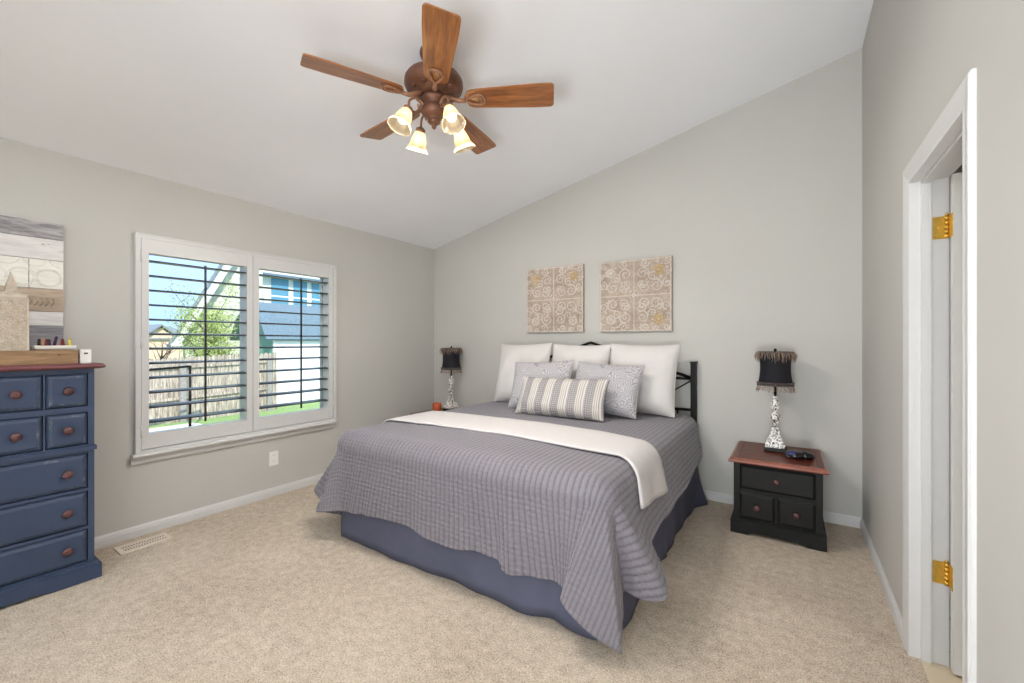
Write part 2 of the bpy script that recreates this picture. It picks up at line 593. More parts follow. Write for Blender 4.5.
# the open door in the next room, hinged on the far jamb
dr = thing('door_1', (XR + TR + 0.012, DY1 - 0.02, 0.008), None, None, kind='structure')
m = MB()
sx0, sx1, sy0, sy1 = XR + TR + 0.006, XR + TR + 0.006 + 0.66, DY1 - 0.062, DY1 - 0.026
m.box((sx0, sy0, 0.012), (sx1, sy1, DZ - 0.008))
m.bevel(0.003, 2)
for z0, z1 in ((0.14, 0.82), (0.96, 1.84)):
    for a, b in ((sx0 + 0.09, sx0 + 0.31), (sx0 + 0.37, sx1 - 0.08)):
        m.box((a, sy0 - 0.004, z0), (b, sy0 + 0.002, z1))
        m.box((a + 0.03, sy0 - 0.007, z0 + 0.03), (b - 0.03, sy0, z1 - 0.03))
m.build('slab', M['door'], dr)
for zc in (1.765, 0.375):
    m = MB()
    yj = DY1 - 0.0045
    m.box((XR + 0.064, yj - 0.0025, zc - 0.045), (XR + TR + 0.004, yj, zc + 0.045))
    m.box((sx0 - 0.003, sy0 + 0.004, zc - 0.045), (sx0 + 0.0005, sy1 + 0.014, zc + 0.045))
    m.bevel(0.001, 1)
    for k in range(5):
        z0 = zc - 0.045 + k * 0.018
        m.lathe([(0.0065, z0), (0.0065, z0 + 0.0165)], (XR + TR - 0.002, yj - 0.008, 0), 12)
    m.lathe([(0.003, zc + 0.045), (0.006, zc + 0.048), (0.006, zc + 0.052), (0.002, zc + 0.056)], (XR + TR - 0.002, yj - 0.008, 0), 10)
    for dx, dz in ((0.074, 0.03), (0.082, 0), (0.074, -0.03)):
        m.sphere((XR + dx, yj - 0.003, zc + dz), 0.004, 8, 5, (1, 0.5, 1))
    m.build('hinge', M['brass'], dr)

# the room behind the door
m = MB(); m.box((XR + TR, 0.4, -0.12), (3.2, 3.82, 0.002)); m.box((XR + 0.025, DY0, -0.05), (XR + TR, DY1, 0.003))
struct('floor_bathroom', m, M['tile'])
m = MB(); m.box((3.2, 0.4, 0), (3.3, 3.82, 2.5)); m.box((XR + TR, 0.3, 0), (3.3, 0.4, 2.5)); m.box((XR + TR, 3.82, 0), (3.3, 3.92, 2.5))
struct('wall_bathroom', m, M['wall'])
m = MB(); m.box((XR + TR, 0.3, 2.5), (3.3, 3.92, 2.6)); struct('ceiling_bathroom', m, M['ceiling'])

# ------------------------------------------------------------------ window and shutters
wi = thing('window_1', (XL, 1.734, 0.5), None, None, kind='structure')
fo = 0.03      # frame face width
m = MB()
F0, F1, FZ0, FZ1 = 0.977, 2.466, 0.556, 2.034
xi, xo = XL + 0.030, XL - 0.10
for lo, hi in (((F0, FZ0), (F0 + fo, FZ1)), ((F1 - fo, FZ0), (F1, FZ1)), ((F0 + fo, FZ1 - fo), (F1 - fo, FZ1)), ((F0 + fo, FZ0), (F1 - fo, FZ0 + 0.02))):
    m.box((XL, lo[0], lo[1]), (xi, hi[0], hi[1]))
for lo, hi in (((F0, FZ0), (F0 + 0.010, FZ1)), ((F1 - 0.010, FZ0), (F1, FZ1)), ((F0 + 0.01, FZ1 - 0.010), (F1 - 0.01, FZ1))):
    m.box((xi, lo[0], lo[1]), (xi + 0.006, hi[0], hi[1]))
m.bevel(0.002, 1)
m.build('shutter_frame', M['trim'], wi)
m = MB()
m.prism([(XL, 0.556), (XL + 0.058, 0.556), (XL + 0.062, 0.550), (XL + 0.062, 0.540), (XL + 0.055, 0.534), (XL + 0.036, 0.530), (XL + 0.030, 0.520), (XL + 0.022, 0.512),
         (XL + 0.024, 0.500), (XL + 0.020, 0.488), (XL, 0.488)], 'y', 0.957, 2.450)
m.build('sill', M['trim'], wi)
# reveal and vinyl sash frame towards the outside
m = MB()
a, b = XL - 0.118, XL - 0.085
for lo, hi in (((WY0, WZ0), (WY0 + 0.05, WZ1)), ((WY1 - 0.05, WZ0), (WY1, WZ1)), ((WY0 + 0.05, WZ1 - 0.05), (WY1 - 0.05, WZ1)), ((WY0 + 0.05, WZ0), (WY1 - 0.05, WZ0 + 0.05)),
               ((1.680, WZ0 + 0.05), (1.757, WZ1 - 0.05))):
    m.box((a, lo[0], lo[1]), (b, hi[0], hi[1]))
m.bevel(0.003, 1)
m.build('sash_frame', M['trim'], wi)
m = MB(); m.box((XL - 0.105, WY0 + 0.05, WZ0 + 0.05), (XL - 0.101, 1.680, WZ1 - 0.05)); m.box((XL - 0.105, 1.757, WZ0 + 0.05), (XL - 0.101, WY1 - 0.05, WZ1 - 0.05))
m.build('pane', M['pane'], wi)

def shutter(y0, y1, o0, o1, rod, label, hinge_y):
    t = thing('window_shutter', (XL, (y0 + y1) / 2, 0.58), label, 'shutter', 'shutters on the window')
    z0, z1, oz0, oz1 = 0.580, 2.008, 0.678, 1.908
    xf, xb = XL + 0.026, XL - 0.074
    m = MB()
    m.box((xb, y0, z0), (xf, o0, z1)); m.box((xb, o1, z0), (xf, y1, z1))
    m.box((xb + 0.02, o0, oz1), (xf - 0.002, o1, z1)); m.box((xb + 0.02, o0, z0), (xf - 0.002, o1, oz0))
    m.bevel(0.0025, 2)
    m.build('panel_frame', M['trim'], t)
    m = MB()
    for i in range(12):
        zc = 1.861 - 0.1005 * i
        xc, hw, th = XL - 0.034, 0.058, 0.0075
        prof = []
        for k in range(16):
            a = 2 * PI * k / 16
            prof.append((hw * math.cos(a), th * math.sin(a)))
        ti = math.radians(-3)
        pr = [(xc + p * math.cos(ti) - q * math.sin(ti), zc + p * math.sin(ti) + q * math.cos(ti)) for p, q in prof]
        rs = [[(x, yy, z) for x, z in pr] for yy in (o0 + 0.002, o1 - 0.002)]
        n0 = len(m.bm.faces)
        m.rings(rs, True, True, True, True)
        m.bm.faces.ensure_lookup_table()
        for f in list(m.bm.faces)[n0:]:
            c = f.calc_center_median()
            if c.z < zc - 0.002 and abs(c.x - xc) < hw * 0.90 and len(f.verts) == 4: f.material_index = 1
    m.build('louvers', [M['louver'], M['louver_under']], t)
    m = MB(); m.box((XL + 0.018, rod - 0.006, 0.715), (XL + 0.029, rod + 0.006, 1.872)); m.bevel(0.003, 2)
    m.build('tilt_rod', M['louver'], t)  # rod shares the painted backlit shade of the slats
    for zc in (0.70, 1.30, 1.88):
        m = MB(); m.lathe([(0.005, zc - 0.04), (0.005, zc + 0.04)], (xi + 0.003, hinge_y, 0), 10)
        m.build('hinge', M['trim'], t)
    return t
shutter(1.010, 1.714, 1.050, 1.672, 1.383, 'left white window shutter with open backlit slats, nearer the dresser', 1.008)
shutter(1.718, 2.433, 1.764, 2.392, 2.122, 'right white window shutter with open backlit slats, nearer the bed', 2.435)

# ------------------------------------------------------------------ wall outlet, floor vent
t = thing('wall_outlet', (XL, 1.893, 0.255), 'white electrical outlet low on the wall under the window', 'outlet')
m = MB(); m.box((XL, 1.855, 0.258), (XL + 0.006, 1.930, 0.376)); m.bevel(0.003, 2); m.build('cover_plate', M['plastic_white'], t)
for zc in (0.292, 0.342):
    m = MB(); m.box((XL + 0.004, 1.876, zc - 0.016), (XL + 0.0085, 1.909, zc + 0.016)); m.bevel(0.002, 2); s = m.build('socket', M['plastic_white'], t)
    m = MB(); m.box((XL + 0.008, 1.884, zc - 0.003), (XL + 0.0089, 1.886, zc + 0.008)); m.box((XL + 0.008, 1.899, zc - 0.003), (XL + 0.0089, 1.901, zc + 0.008))
    m.build('slots', M['dark_slot'], s)

t = thing('floor_vent', (-3.49, 0.982, 0), 'cream slotted floor vent in the carpet under the window', 'vent')
m = MB()
vx0, vx1, vy0, vy1 = -3.560, -3.424, 0.850, 1.113
for lo, hi in (((vx0, vy0), (vx1, vy0 + 0.022)), ((vx0, vy1 - 0.022), (vx1, vy1)), ((vx0, vy0 + 0.022), (vx0 + 0.03, vy1 - 0.022)), ((vx1 - 0.03, vy0 + 0.022), (vx1, vy1 - 0.022)), ((-3.499, vy0 + .022), (-3.485, vy1 - .022))):
    m.box((lo[0], lo[1], 0.0), (hi[0], hi[1], 0.008))
m.bevel(0.002, 1); m.build('rim', M['vent'], t)
m = MB()
k = 0
y = vy0 + 0.026
while y < vy1 - 0.026:
    m.box((vx0 + 0.03, y, 0.001), (vx1 - 0.03, y + 0.005, 0.0065)); y += 0.0135
m.build('grille', M['vent'], t)
m = MB(); m.box((vx0 + 0.03, vy0 + 0.022, 0.0), (vx1 - 0.03, vy1 - 0.022, 0.0015)); m.build('duct_opening', M['dark_slot'], t)

# ------------------------------------------------------------------ bed
BX0, BX1, BY0, BY1 = -2.50, -0.75, 1.845, 3.72       # flat top of the quilt
ZT, RR = 0.705, 0.115
bed = thing('bed', (-1.6, 2.75, 0), 'king bed with black iron headboard and grey bedding', 'bed')
m = MB(); m.box((BX0 - 0.03, BY0 - 0.02, 0.42), (BX1 + 0.03, BY1, 0.680)); m.bevel(0.11, 5); m.build('mattress', M['mattress'], bed)
m = MB(); m.box((BX0 - 0.03, BY0 - 0.03, 0.18), (BX1 + 0.06, BY1, 0.418)); m.bevel(0.02, 2); m.build('box_spring', M['mattress'], bed)
m = MB()
m.box((BX0 - 0.01, BY0 + 0.02, 0.14), (BX0 + 0.03, BY1 + 0.06, 0.178)); m.box((BX1 - 0.03, BY0 + 0.02, 0.14), (BX1 + 0.01, BY1 + 0.06, 0.178))
for yy in (BY0 + 0.02, 2.7, BY1 - 0.04): m.box((BX0 + 0.03, yy, 0.14), (BX1 - 0.03, yy + 0.04, 0.178))
m.build('bed_frame', M['black_metal'], bed)
for xx in (BX0 + 0.02, BX1 - 0.04):
    for yy in (BY0 + 0.05, BY1 - 0.1):
        m = MB(); m.lathe([(0.018, 0), (0.022, 0.02), (0.016, 0.14)], (xx, yy, 0), 12); m.build('leg', M['black_metal'], bed)
HY = 3.785
px0, px1 = -2.505, -0.677
pc = (px0 + px1) / 2
hb = MB()
for x in (px0, px1):
    hb.box((x - 0.022, HY - 0.022, 0), (x + 0.022, HY + 0.022, 1.128))
    hb.box((x - 0.027, HY - 0.027, 1.128), (x + 0.027, HY + 0.027, 1.140))
hb.bevel(0.003, 2)
zpk, zeave = 1.298, 0.995
for x0, sg in ((px0, 1), (px1, -1)):
    hb.tube([(x0, HY, zeave), (pc, HY, zpk)], 0.012, 8)
    hb.tube([(x0, HY, zeave - 0.002), (x0 + sg * 0.40, HY, 0.735)], 0.006, 6)
    hb.tube([(x0 + sg * 0.40, HY, zeave), (x0 + sg * 0.80, HY, 0.735)], 0.006, 6)
    hb.tube([(x0 + sg * 0.80, HY, zeave), (x0 + sg * 0.40, HY, 0.735)], 0.006, 6)
for z, r in ((zeave, 0.010), (0.735, 0.012), (0.40, 0.014)):
    hb.tube([(px0, HY, z), (px1, HY, z)], r, 8)
for k in range(1, 14):
    x = px0 + (px1 - px0) * k / 14
    hb.tube([(x, HY, 0.40), (x, HY, 0.735)], 0.006, 6)
hb.build('headboard', M['black_metal'], bed)

# bed skirt: a continuous hanging cloth around three sides, split at the corners and half way along the sides
def skirt():
    m = MB()
    segs = [[(-2.535, 3.74), (-2.535, 2.75)], [(-2.535, 2.72), (-2.535, 1.765)],
            [(-2.515, 1.752), (-0.705, 1.752)],
            [(-0.655, 1.775), (-0.655, 2.66)], [(-0.655, 2.69), (-0.655, 3.70)]]
    nrm = [(-1, 0), (-1, 0), (0, -1), (1, 0), (1, 0)]
    for si, ((a, b), n) in enumerate(zip(segs, nrm)):
        L = math.hypot(b[0] - a[0], b[1] - a[1])
        N = int(L / 0.022)
        rows = []
        for j in range(10):
            s = j / 9
            z = 0.44 * (1 - s) + 0.004
            row = []
            for i in range(N + 1):
                u = i / N
                d = L * u
                wv = (0.008 * math.sin(d * 7 + si * 2) + 0.005 * math.sin(d * 21 + 1 + si) + 0.012 * noise.noise((d * 3, si * 5.1, 0))) * (0.15 + 0.85 * s) + 0.012 * s
                if si == 2:
                    wv += 0.005 * s * math.exp(-((u - 0.985) / 0.035) ** 2) + 0.01 * s * math.exp(-((u - 0.06) / 0.03) ** 2) - 0.03 * s * math.exp(-((u - 0.87) / 0.04) ** 2)
                if si == 4:
                    wv += 0.075 * s * s * math.exp(-((1 - u) / 0.09) ** 2)
                if si == 3:
                    wv += 0.02 * s * math.exp(-((1 - u) / 0.05) ** 2)
                row.append((a[0] + (b[0] - a[0]) * u + n[0] * wv, a[1] + (b[1] - a[1]) * u + n[1] * wv, z))
            rows.append(row)
        m.rings(rows, False, False, False, True)
    o = m.build('bed_skirt', M['skirt'], None, True)
    md = o.modifiers.new('thick', 'SOLIDIFY'); md.thickness = 0.003; md.offset = -1
    return set_origin(o, (-1.6, 2.75, 0))
tag(skirt(), 'slate blue cloth skirt hanging from under the bed to the carpet', 'bed skirt')

# quilt
def quilt():
    hemc = [  # (x, y, z, perimeter parameter) left-back round the foot to right-back
        (-2.66, 3.70, 0.34, 0.0), (-2.665, 2.9, 0.33, 0.42), (-2.67, 2.25, 0.33, 0.76), (-2.72, 1.98, 0.315, 0.93),
        (-2.80, 1.74, 0.285, 1.12), (-2.70, 1.72, 0.21, 1.30), (-2.535, 1.77, 0.135, 1.5), (-2.535, 1.67, 0.18, 1.64), (-2.565, 1.605, 0.202, 1.72), (-2.560, 1.603, 0.202, 1.74),
        (-2.43, 1.685, 0.208, 2.05), (-2.22, 1.690, 0.228, 2.18), (-1.90, 1.698, 0.249, 2.34), (-1.57, 1.692, 0.213, 2.52), (-1.36, 1.700, 0.236, 2.63), (-1.22, 1.712, 0.234, 2.70),
        (-1.148, 1.690, 0.192, 2.745), (-0.938, 1.702, 0.222, 2.86), (-0.845, 1.698, 0.214, 2.94),
        (-0.812, 1.618, 0.198, 3.10), (-0.70, 1.625, 0.115, 3.28), (-0.578, 1.662, 0.056, 3.46), (-0.576, 1.674, 0.060, 3.48), (-0.61, 1.80, 0.13, 3.58), (-0.63, 1.875, 0.18, 3.68),
        (-0.54, 1.86, 0.178, 3.77), (-0.450, 1.90, 0.200, 3.87), (-0.49, 1.99, 0.28, 3.96), (-0.555, 2.06, 0.345, 4.07),
        (-0.575, 2.25, 0.345, 4.22), (-0.57, 2.55, 0.338, 4.40), (-0.575, 2.9, 0.352, 4.58), (-0.575, 3.15, 0.368, 4.72), (-0.585, 3.45, 0.375, 4.88), (-0.60, 3.70, 0.385, 5.0)]
    ts, hp = [], []
    P = [c for c in hemc]
    # dense hem samples
    dense = catmull([(c[0], c[1], c[2]) for c in P], 12)
    tt = []
    for i in range(len(P) - 1):
        for k in range(12):
            tt.append(P[i][3] + (P[i + 1][3] - P[i][3]) * k / 12)
    tt.append(5.0)
    def hem(t):
        import bisect
        i = min(max(bisect.bisect_right(tt, t) - 1, 0), len(tt) - 2)
        f = (t - tt[i]) / max(1e-9, tt[i + 1] - tt[i])
        return dense[i].lerp(dense[i + 1], min(max(f, 0), 1))
    NXq, NYq, NC = 420, 110, 60
    per = []
    for i in range(NYq): u = i / NYq; per.append((u, Vector((BX0, BY1 + (BY0 - BY1) * u, 0)), Vector((-1, 0, 0))))
    for i in range(NC): u = i / NC; a = PI / 2 * u; per.append((1 + u, Vector((BX0, BY0, 0)), Vector((-math.cos(a), -math.sin(a), 0))))
    for i in range(NXq): u = i / NXq; per.append((2 + u, Vector((BX0 + (BX1 - BX0) * u, BY0, 0)), Vector((0, -1, 0))))
    for i in range(NC): u = i / NC; a = PI / 2 * u; per.append((3 + u, Vector((BX1, BY0, 0)), Vector((math.sin(a), -math.cos(a), 0))))
    for i in range(NYq + 1): u = i / NYq; per.append((4 + u, Vector((BX1, BY0 + (BY1 - BY0) * u, 0)), Vector((1, 0, 0))))
    bm = bmesh.new()
    uvl = bm.loops.layers.uv.new('UVMap')
    flat = {}
    def crown(x, y):
        u = (x - BX0) / (BX1 - BX0) * 2 - 1
        v = (y - BY0) / (BY1 - BY0) * 2 - 1
        return 0.012 * (1 - u * u) * (1 - max(v, -1) ** 4) + 0.004 * noise.noise((x * 3, y * 3, 1.7)) * (1 - abs(u) ** 6) * (1 - abs(v) ** 6)
    # top
    top = []
    for j in range(NYq + 1):
        row = []
        for i in range(NXq + 1):
            x = BX0 + (BX1 - BX0) * i / NXq; y = BY0 + (BY1 - BY0) * j / NYq
            v = bm.verts.new((x, y, ZT + crown(x, y))); flat[v] = (x, y); row.append(v)
        top.append(row)
    faces = []
    for j in range(NYq):
        for i in range(NXq):
            faces.append(bm.faces.new((top[j][i], top[j][i + 1], top[j + 1][i + 1], top[j + 1][i])))
    NR, ND = 14, 72
    rows = []
    for k in range(NR + 1):
        th = PI / 2 * k / NR
        row = []
        for t, I, n in per:
            p = I + n * (RR * math.sin(th)); p.z = ZT - RR * (1 - math.cos(th)) + (crown(I.x, I.y) if k == 0 else 0)
            v = bm.verts.new(p); d = RR * th
            flat[v] = (I.x + n.x * d, I.y + n.y * d); row.append(v)
        rows.append(row)
    for k in range(1, ND + 1):
        s = k / ND
        row = []
        for t, I, n in per:
            e = I + n * RR; e.z = ZT - RR
            h = hem(t)
            hx = Vector((h.x, h.y, 0))
            # horizontal offset grows smoothly with depth, so that cloth leaves the edge vertical and flares below
            g = s ** 1.02 if 0.85 < t < 2.08 or 2.92 < t < 4.1 else s ** 1.1
            p = Vector((e.x + (h.x - e.x) * g, e.y + (h.y - e.y) * g, e.z + (h.z - e.z) * s))
            if 2.05 < t < 2.95:
                w = 0.006 * math.sin((t - 2) * 60 + 2 * math.sin(t * 9)) + 0.012 * noise.noise((t * 14, s * 1.2, 4))
                p.y -= w * s * min(1, (t - 2.05) * 12, (2.95 - t) * 12)
            if t >= 4.1 or t < 0.9:
                p.x += (0.008 * noise.noise((t * 10, s * 1.5, 9))) * s
            v = bm.verts.new(p); d = RR * PI / 2 + (e.z - h.z) * s * 1.03
            flat[v] = (I.x + n.x * d, I.y + n.y * d); row.append(v)
        rows.append(row)
    # edge binding roll
    for a, b in zip(rows, rows[1:]):
        for i in range(len(per) - 1):
            try:
                faces.append(bm.faces.new((a[i], b[i], b[i + 1], a[i + 1])))
            except ValueError:
                pass
    for f in faces:
        f.smooth = True
        for l in f.loops:
            l[uvl].uv = flat[l.vert]
    bmesh.ops.remove_doubles(bm, verts=bm.verts, dist=1e-5)
    bmesh.ops.recalc_face_normals(bm, faces=bm.faces)
    bm.normal_update()
    nd = {}
    for v in bm.verts:          # stitched channels and puckers
        U, V = flat[v]
        rib = abs(math.sin(PI * (U + 0.004 * noise.noise((V * 9, U * 2, 0))) / 0.0315)) ** 0.6
        on_top = v.co.z > ZT - 0.01
        amp = 0.0014 if on_top else 0.0050
        pk = noise.noise((U * 42, V * 62, 2.0))
        cr = abs(math.sin(PI * (V + 0.008 * noise.noise((U * 11, V * 3, 5))) / 0.027)) ** 0.6
        nd[v] = v.normal * (amp * (rib - 0.5) + (0.0003 if on_top else 0.0034) * (cr - 0.5) + (0.0006 if on_top else 0.0022) * pk)
    for v, d in nd.items(): v.co += d
    me = bpy.data.meshes.new('quilt'); bm.to_mesh(me); bm.free()
    me.materials.append(M['quilt'])
    o = bpy.data.objects.new('quilt', me); COL.objects.link(o)
    md = o.modifiers.new('thick', 'SOLIDIFY'); md.thickness = 0.009; md.offset = -1
    return set_origin(o, (-1.6, 2.75, 0.7))
tag(quilt(), 'grey channel-stitched quilt draped over the bed and down its foot', 'quilt')

# throw runner lying across the bed
def runner():
    m = MB()
    def edge(far):
        if far: return [(-2.62, 2.62), (-1.7, 2.67), (-1.04, 2.62), (-0.73, 2.51)]
        return [(-2.60, 2.15), (-1.55, 2.205), (-1.02, 2.14), (-0.73, 2.125)]
    N = 60
    E = []
    for far in (False, True):
        c = catmull([(x, y, 0) for x, y in edge(far)], 20)
        E.append(c)
    rows = []
    W = 16
    for j in range(W + 1):
        w = j / W
        row = []
        # left drop
        pts = []
        for a, b in zip(E[0], E[1]):
            p = a.lerp(b, w)
            x = max(p.x, BX0)
            p.z = ZT + 0.021 - 0.004 * abs(w * 2 - 1) ** 4 + 0.004 * noise.noise((p.x * 5, p.y * 5, 3))
            pts.append(p)
        pts = [p for p in pts if BX0 - 0.001 < p.x < BX1 + 0.001]
        yl, yr = pts[0].y, pts[-1].y
        head = []
        for k in range(14, 0, -1):
            d = k / 14 * 0.34
            if d < RR * PI / 2:
                th = d / RR; head.append(Vector((BX0 - (RR + 0.018) * math.sin(th), yl, ZT + 0.018 - (RR + 0.018) * (1 - math.cos(th)))))
            else:
                dd = d - RR * PI / 2
                head.append(Vector((BX0 - RR - 0.02 - 0.2 * dd, yl, ZT - RR - dd)))
        tail = []
        for k in range(1, 15):
            drop = 0.262 + 0.045 * w
            d = k / 14 * drop
            sk = -(d / drop) * (0.10 - 0.055 * w)
            if d < RR * PI / 2:
                th = d / RR; tail.append(Vector((BX1 + (RR + 0.018) * math.sin(th), yr + sk, ZT + 0.018 - (RR + 0.018) * (1 - math.cos(th)))))
            else:
                dd = d - RR * PI / 2
                tail.append(Vector((BX1 + RR + 0.02 + 0.25 * dd + 0.005 * math.sin(w * 9), yr + sk, ZT - RR - dd)))
        rows.append(head + pts + tail)
    n = min(len(r) for r in rows)
    rows2 = []
    for r in rows:   # same count per row
        rows2.append([r[round(i * (len(r) - 1) / (n - 1))] for i in range(n)])
    m.rings(rows2, False, False, False, True)
    o = m.build('throw_runner', M['runner'])
    md = o.modifiers.new('thick', 'SOLIDIFY'); md.thickness = 0.010; md.offset = 0
    return set_origin(o, (-1.6, 2.4, 0.72))
tag(runner(), 'cream throw laid as a runner across the grey quilt', 'throw')

# ------------------------------------------------------------------ pillows
def pillow(name, w, h, th, mat, seed, pinch=0.07, piping=None, nu=36, nv=28):
    """lies in local XZ plane, bottom edge at z = 0, thickness along Y"""
    bm = bmesh.new()
    uvl = bm.loops.layers.uv.new('UVMap')
    fl = {}
    rim = []
    def pt(u, v, side):
        x = u * (1 - pinch * (1 - v * v) * abs(u) ** 3) * w / 2
        z = v * (1 - pinch * (1 - u * u) * abs(v) ** 3) * h / 2
        f = max(0.0, (1 - abs(u) ** 3.2)) ** 0.62 * max(0.0, (1 - abs(v) ** 3.2)) ** 0.62
        sag = 1.0 - 0.22 * v
        y = th / 2 * f * sag
        y *= 1 + 0.12 * noise.noise((u * 1.7 + seed, v * 1.7, seed * 3.1))
        wr = 0.006 * noise.noise((u * 5 + seed * 7, v * 5, side * 2.0)) * min(1, f * 2.0)
        return Vector((x, side * (y + wr), z + h / 2))
    grids = []
    for side in (-1, 1):
        g = []
        for j in range(nv + 1):
            row = []
            for i in range(nu + 1):
                # denser near the rim
                u = math.sin((i / nu * 2 - 1) * PI / 2); v = math.sin((j / nv * 2 - 1) * PI / 2)
                border = i in (0, nu) or j in (0, nv)
                if border and side == 1:
                    vert = grids[0][j][i]
                else:
                    vert = bm.verts.new(pt(u, v, side)); fl[vert] = (u * 0.5 + 0.5, (v * 0.5 + 0.5) * h / w)
                row.append(vert)
            g.append(row)
        grids.append(g)
        for j in range(nv):
            for i in range(nu):
                q = (g[j][i], g[j][i + 1], g[j + 1][i + 1], g[j + 1][i])
                f = bm.faces.new(q if side == -1 else tuple(reversed(q)))
                f.smooth = True
                for l in f.loops: l[uvl].uv = fl[l.vert]
    g = grids[0]
    rim = [g[0][i].co.copy() for i in range(nu + 1)] + [g[j][nu].co.copy() for j in range(1, nv + 1)] + [g[nv][i].co.copy() for i in range(nu - 1, -1, -1)] + [g[j][0].co.copy() for j in range(nv - 1, 0, -1)]
    bmesh.ops.recalc_face_normals(bm, faces=bm.faces)
    me = bpy.data.meshes.new(name); bm.to_mesh(me); bm.free(); me.materials.append(mat)
    o = bpy.data.objects.new(name, me); COL.objects.link(o)
    if piping:
        p = MB(); p.tube(rim, 0.0045, 6, closed=True); p.build('piping', piping, o)
    return o
def place_pillow(o, x, y, z, lean, yaw=0, roll=0):
    o.location = (x, y, z)
    o.rotation_euler = Euler((-math.radians(lean), math.radians(roll), math.radians(yaw)), 'XYZ')
ZP = ZT + 0.016
for k, (xc, w, h, lab, yaw, roll) in enumerate((
        (-2.195, 0.585, 0.585, 'plump white square pillow, leftmost of three against the headboard', 0, -1.5),
        (-1.618, 0.565, 0.58, 'plump white square pillow in the middle of three against the headboard', 0, 0.5),
        (-1.045, 0.57, 0.585, 'plump white square pillow nearest the iron headboard post, right of three', 0, 0.5))):
    o = pillow('square_pillow', w, h, 0.19, M['white_cloth'], 1.3 + k, 0.05, M['white_cloth'])
    tag(o, lab, 'pillow', 'white pillows against the headboard')
    place_pillow(o, xc, 3.455, ZP, 15 + k * 0.5, yaw, roll)
M['piping_grey'] = plain('grey_piping', srgb(176, 172, 172), 0.85)
for k, (xc, yc, w, h, lab, yaw, roll) in enumerate((
        (-1.815, 3.150, 0.575, 0.43, 'grey paisley pillow on the left, before the white pillows', 4, -3),
        (-1.262, 3.18, 0.575, 0.425, 'grey paisley pillow on the right, leaning on a white pillow', -2, 2))):
    o = pillow('paisley_pillow', w, h, 0.17, M['paisley'], 4.3 + k * 2.2, 0.06, M['piping_grey'])
    tag(o, lab, 'pillow', 'paisley pillows on the bed')
    place_pillow(o, xc, yc, ZP + 0.017, 24, yaw, roll)
o = pillow('lumbar_pillow', 0.765, 0.325, 0.15, M['stripe'], 9.1, 0.05)
tag(o, 'long striped lumbar pillow in front of all the other pillows', 'pillow')
place_pillow(o, -1.515, 2.930, ZP, 25, 1.5, -0.5)

# ------------------------------------------------------------------ carved panels above the bed
def mat_carved(name, a, b):
    t = NT(name); v = t.coords()
    f = t.noise(v, 9, 5, 0.7); g = t.noise(v, 70, 3, 0.6)
    ff = t.math('ADD', t.math('MULTIPLY', f, 0.6), t.math('MULTIPLY', g, 0.4))
    t.link(t.ramp(ff, [(0.36, a), (0.62, b)]), t.b.inputs['Base Color'])
    t.setp(Roughness=0.85); t.bump(g, 0.3, 0.003)
    return t.m
M['carve_ground'] = mat_carved('carved_ground', srgb(150, 132, 117), srgb(192, 176, 161))
M['carve_relief'] = mat_carved('whitewashed_relief', srgb(190, 178, 168), srgb(214, 205, 197))
M['carve_ochre'] = mat_carved('ochre_relief', srgb(176, 146, 104), srgb(206, 182, 146))
M['ornament_wood'] = mat_carved('ornament_wood', srgb(166, 152, 136), srgb(196, 184, 168))
M['ornament_relief'] = mat_carved('ornament_relief', srgb(188, 174, 156), srgb(208, 197, 182))
